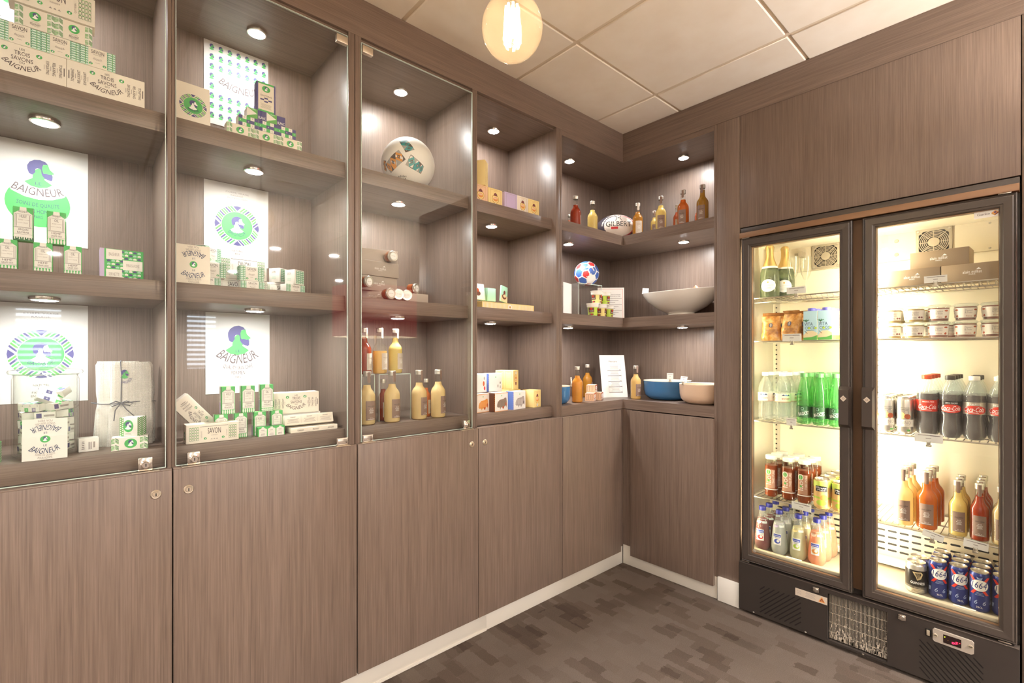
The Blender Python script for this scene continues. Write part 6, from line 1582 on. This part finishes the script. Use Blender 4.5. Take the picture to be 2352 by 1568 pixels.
for o_ in (.035, .105, .175): p.rect(o_ - .023, .077, o_ + .023, .101, 'guinness_black', 2); p.text('Minute', o_, .0935, .008, 'white', w=.036); p.text('Maid', o_, .0835, .008, 'white', w=.028); p.ell(o_, .028, .02, .012, 'lime', 2, 18); p.ell(o_ + .01, .05, .014, .014, 'orange_print', 2, 18)
mm_ = can('juice_can', .033, .128, 'mm_orange', p, w_)
for i, y in enumerate((-.989, -1.060)):
    for j in range(4): place(mm_, (.085 + j * .069, y - .004 * j, FZ[3]), 'peach coloured juice can with black tag, %s column, %s' % (('left', 'right')[i], ('front', 'second', 'third', 'back')[j]), QR + .1, 'peach coloured juice cans')
# lemonades on the floor of the refrigerator
GLZ = {'cherry': '#8e1b22', 'clear': '#dfe0dc', 'lemon': '#e8e2b4', 'peach': '#eca470'}
for k_, c_ in GLZ.items(): translucent('soda_' + k_, c_, .2, .5)
mat('cap_navy', '#2a2f8f', .4); mat('lorina_blue', '#3f56b8', .45)
def lemonade(col, tagcol, art):
    root = thing('lemonade_bottle', 'x', 'bottle')
    pf = [(0, .006), (.014, .0), (.026, .002), (.0335, .014), (.0355, .034), (.034, .060), (.031, .085), (.029, .105), (.0275, .125), (.023, .145), (.0165, .165), (.0135, .180), (.013, .190)]
    k = MB(); k.lathe(pf, 'clear_plastic', 28); k.build('bottle_body', root)
    k = MB(); q = [(max(a - .0015, 0), z + .001) for a, z in pf[:-4]] + [(.0215, .147), (0, .148)]; k.lathe(q, 'soda_' + col, 28); k.build('lemonade', root)
    k = MB(); w2, h2 = .032, .052; p = Pr(); p.rect(0, 0, w2, h2, 'white_card', 1); p.rect(.001, .036, w2 - .001, .049, 'lorina_blue', 2); p.text('Lorina', w2 / 2, .0425, .007, 'white', w=.024); p.ell(w2 / 2, .016, .013, .010, art, 2, 16); p.ell(w2 * .62, .018, .006, .006, 'white_card', 3, 12); p.text('LIMONADE', w2 / 2, .031, .004, 'blue_ink', w=.022)
    cyl_ink(k, p, .0345, w2, .050); k.build('label', root)
    k = MB(); p = Pr(); p.ell(.012, .010, .012, .011, tagcol, 1, 18); p.text('Lorina', .012, .011, .004, 'pale_ink', w=.014, l=2); p.rect(.026, .002, .046, .018, 'white_card', 1); p.fine(.029, .004, .043, .016, 3, 'pale_ink', 2); p.poly([(0, .012), (.066, .012), (.066, .020), (0, .020)], tagcol, 1)
    k.ink(p, lambda u, v, l: ((.0275 - .42 * v + EPS * l) * math.sin((u - .02) / .023), -(.0275 - .42 * v + EPS * l) * math.cos((u - .02) / .023), .128 + v), .003); k.build('neck_tag', root)
    k = MB(); crown_cap(k, .0150, .186, .2045, 'cap_navy'); k.build('cap', root)
    return root
lm = {'cherry': lemonade('cherry', 'white_card', 'red'), 'clear': lemonade('clear', 'lilac', 'lorina_blue'), 'lemon': lemonade('lemon', 'yellow_card', 'lime'), 'peach': lemonade('peach', 'peach', 'orange_print')}
for i, (c, y, n) in enumerate((('cherry', -.7405, 3), ('clear', -.815, 3), ('lemon', -.895, 3), ('peach', -.969, 3))):
    for j in range(n): place(lm[c], (.080 + j * .0725, y - .004 * j, FL), '%s lemonade bottle with blue cap, %s in its row' % (c, ('front', 'second', 'third', 'last')[j]), QR + .05, 'lemonade bottles on the refrigerator floor')
# beer cans on the right
w_ = 2 * PI * .033; p = Pr(); p.rect(0, .022, w_, .030, 'stout_grey', 1); p.rect(0, .030, w_, .092, 'guinness_black', 1)
for o_ in (.05, .155):
    p.text('GUINNESS', o_, .044, .009, 'white', w=.044); p.poly([(o_ - .016, .085), (o_ + .010, .088), (o_ + .016, .080), (o_ + .010, .062), (o_ - .002, .054), (o_ - .006, .066)], 'gold_harp', 2); p.poly([(o_ - .009, .081), (o_ + .008, .083), (o_ + .010, .078), (o_ + .005, .064), (o_ - .001, .060), (o_ - .003, .068)], 'guinness_black', 3)
    for a in range(5): p.line(o_ - .006 + .003 * a, .082, o_ + .001 + .0012 * a, .062, .0008, 'gold_harp', 4)
    p.text('DRAUGHT', o_, .026, .0045, 'can_silver', w=.02); p.fine(o_ - .02, .008, o_ + .02, .020, 3, 'stout_grey', 2, .25)
gu = can('beer_can', .033, .119, 'can_silver', p, w_, 1.62)
place(gu, (.095, -1.3075, FL), 'short black and silver beer can, front', QR + .3, 'short black beer cans'); place(gu, (.164, -1.3085, FL), 'short black and silver beer can, behind the front one', QR - .2, 'short black beer cans')
mat('k_navy', '#22327a', .3, metal=.25); mat('k_pale', '#9fb0d8', .4)
w_ = 2 * PI * .0279; p = Pr()
for o_ in (.045, .137):
    for s in (-1, 1): p.poly([(o_ + s * .026 - .005, .128), (o_ + s * .026 + .005, .128), (o_ - s * .022 + .005, .064), (o_ - s * .022 - .005, .064)], 'cola_red', 1)
    p.ell(o_, .097, .0245, .0205, 'white_card', 2, 32); p.text('1664', o_, .098, .022, 'k_navy', w=.040, slant=.15); p.poly([(o_ - .006, .119), (o_ + .006, .119), (o_ + .008, .127), (o_, .123), (o_ - .008, .127)], 'k_pale', 3)
    p.fine(o_ - .012, .060, o_ + .012, .073, 3, 'k_pale', 2, .3); p.text('33CL', o_, .019, .006, 'white', w=.017)
    for i, d in enumerate('1664'): p.text(d, o_ - .032 + .0225 * i, .036, .015, 'k_pale', w=.009, slant=.2)
kb = can('tall_beer_can', .0279, .143, 'k_navy', p, w_, 1.58)
KY = (-1.3715, -1.4295, -1.4875, -1.5455)
for i, y in enumerate(KY):
    for j in range(3 if i < 3 else 3): place(kb, (.100 + j * .0605 - (.010 if i == 2 else 0), y, FL), 'tall navy beer can with white oval, %s column, %s' % (('first', 'second', 'third', 'last')[i], ('front', 'middle', 'back')[j]), QR + (.25, .25, .0, .1)[i], 'tall navy beer cans')
# cola bottles and slim cans
translucent('cola', '#2a1009', .15, .15); mat('cola_silver', '#b9b0a2', .35, metal=.4); mat('cap_black', '#3a352f', .4); mat('cap_red', '#d44a22', .4)
def cola(cap, band, plain):
    root = thing('cola_bottle', 'x', 'bottle')
    pf = [(0, .010), (.010, .004), (.020, 0), (.027, .003), (.0315, .014), (.0325, .030), (.031, .048), (.0285, .062), (.0275, .075), (.0295, .088), (.0315, .096), (.0318, .140), (.0322, .150), (.0305, .168), (.025, .188), (.0185, .203), (.0145, .212), (.0135, .218), (.0155, .219)]
    k = MB(); k.lathe(pf, 'clear_plastic', 28); k.build('bottle_body', root)
    k = MB(); q = [(max(a - .0013, 0), z + .001) for a, z in pf[:-6]] + [(.0298, .164), (0, .165)]; k.lathe(q, 'cola', 28); k.build('cola', root)
    k = MB(); w2 = 2 * PI * .0318; p = Pr(); p.rect(0, 0, w2, .044, band, 1)
    for o_ in (.050, .150):
        if not plain: p.ell(o_, .016, .034, .016, 'cola_red', 2, 24)
        p.text('Coca-Cola', o_ - .002, .018, .017, 'white', w=.058, slant=.25); p.line(o_ - .022, .007, o_ + .010, .005, .0014, 'white', 3)
        p.text('ORIGINAL TASTE' if plain else ('ZERO SUCRES' if band == 'guinness_black' else 'light'), o_, .037, .005, 'white', w=.036)
    cyl_ink(k, p, .0320, w2, .096, 1.57); k.build('label', root)
    k = MB(); crown_cap(k, .0158, .219, .235, cap); k.build('cap', root); return root
ck = [cola('cap_red', 'cola_red', True), cola('cap_black', 'guinness_black', False), cola('cap_white', 'cola_silver', False)]
for i, (q, y, n, nm) in enumerate(((0, -1.339, 4, 'cola bottle with red cap and red label'), (1, -1.407, 4, 'cola bottle with black cap and dark label'), (2, -1.473, 1, 'cola bottle with white cap and silver label, centre right'), (2, -1.539, 3, 'cola bottle with white cap and silver label, far right column'))):
    for j in range(n): place(ck[q], (.100 + j * .066, y - .001 * j, FZ[2]), nm + (', ' + ('front', 'second', 'third', 'back')[j] if n > 1 else ''), QR + (.25, .2, .1, .1)[i], 'cola bottles in the refrigerator')
for j in range(1, 3): place(ck[1], (.100 + j * .066, -1.473 - .001 * j, FZ[2]), 'cola bottle with black cap behind the silver one, %s' % ('second', 'third')[j - 1], QR, 'cola bottles in the refrigerator')
w_ = 2 * PI * .0265; p = Pr(); p.rect(0, .030, w_, .058, 'cream_card', 1)
for o_ in (.028, .083, .138):
    p.ell(o_ - .008, .073, .013, .013, 'mm_orange', 2, 18); p.ell(o_ + .010, .070, .010, .010, 'rust', 3, 16); p.text('UNINO', o_, .046, .013, 'pale_ink', w=.040); p.fine(o_ - .018, .032, o_ + .018, .039, 2, 'pale_ink', 2, .25); p.text('sans sucre', o_, .105, .005, 'stout_grey', w=.03); p.text('aranciata', o_, .098, .005, 'stout_grey', w=.03); p.rect(o_ + .008, .012, o_ + .019, .019, 'leaf_green', 2); p.ring(o_ + .006, .086, .008, .008, .9, 'stout_grey', 2, 14)
sl = can('slim_can', .0265, .146, 'can_silver', p, w_)
for i, y in enumerate((-1.2155, -1.2735)):
    for j in range(4): place(sl, (.090 + j * .0555, y - .001 * j, FZ[2]), 'slim silver orange drink can, %s column, %s' % (('left', 'right')[i], ('front', 'second', 'third', 'back')[j]), QR + (.3, .1)[i], 'slim silver drink cans')
# juice bottles on the lowest right shelf
GJ = 'juice bottles on the lowest right refrigerator shelf'
for i, (c, x, y, n, w1, w2, nm, tn) in enumerate((('pear', .095, -1.268, 3, 'JUS', 'POMME', 'pale pear juice bottle', .15), ('peach', .100, -1.3385, 3, 'NECTAR', 'PÊCHE', 'deep orange juice bottle', .1), ('lemon', .095, -1.4285, 3, 'NECTAR', 'POIRE', 'yellow juice bottle', .2), ('tomato', .090, -1.4870, 4, 'NECTAR', 'FRAISE', 'red orange juice bottle', .1), ('pear', .085, -1.5450, 2, 'JUS', 'RAISIN', 'beige juice bottle at the right edge', .1))):
    big = i < 2
    for j in range(n): bottle(c, (x + j * (.068 if big else .0585), y - (.003 * j if i < 2 else 0), FZ[3]), '%s with brown label on the lowest right shelf, %s' % (nm, ('front', 'second', 'third', 'back')[j]), QR + tn, GJ, word=(w1, w2), r=.0325 if big else .0270, h=.222 if big else .205, fill=.78)
# price cards clipped to the shelf fronts
for lb, y, z, w2, h2, ti, le in (('price card on the front of the left top shelf', -.900, 1.484, .078, .030, .1, 0), ('price card under the brioche bags', -.882, 1.270, .078, .034, .1, .0), ('small price card below the mineral water', -.880, .889, .040, .034, .1, 0), ('price card on the shelf under the iced tea', -.920, .516, .078, .034, .1, .03),
                                 ('price card on the front of the right top shelf', -1.372, 1.482, .066, .026, .1, 0), ('wide price card under the cola bottles', -1.352, .878, .082, .034, .1, 0), ('tilted price card under the deep orange juice', -1.362, .516, .062, .028, .1, .22), ('price card under the red orange juice', -1.480, .514, .065, .030, .1, .08)):
    clip(lb, (.041, y, z - .006), QR, w=w2, h=h2, tilt=ti, group='price cards on the refrigerator shelves', lean=le)
for lb, y in (('white price strip lying on the left refrigerator floor', -.893), ('white price strip lying on the right refrigerator floor', -1.452)):
    k = MB(); k.box(-.006, .006, -.030, .030, 0, .0012, 'white_card'); o = k.build('price_strip', loc=(.026, y, .3008)); tag(o, lb, 'price tag')
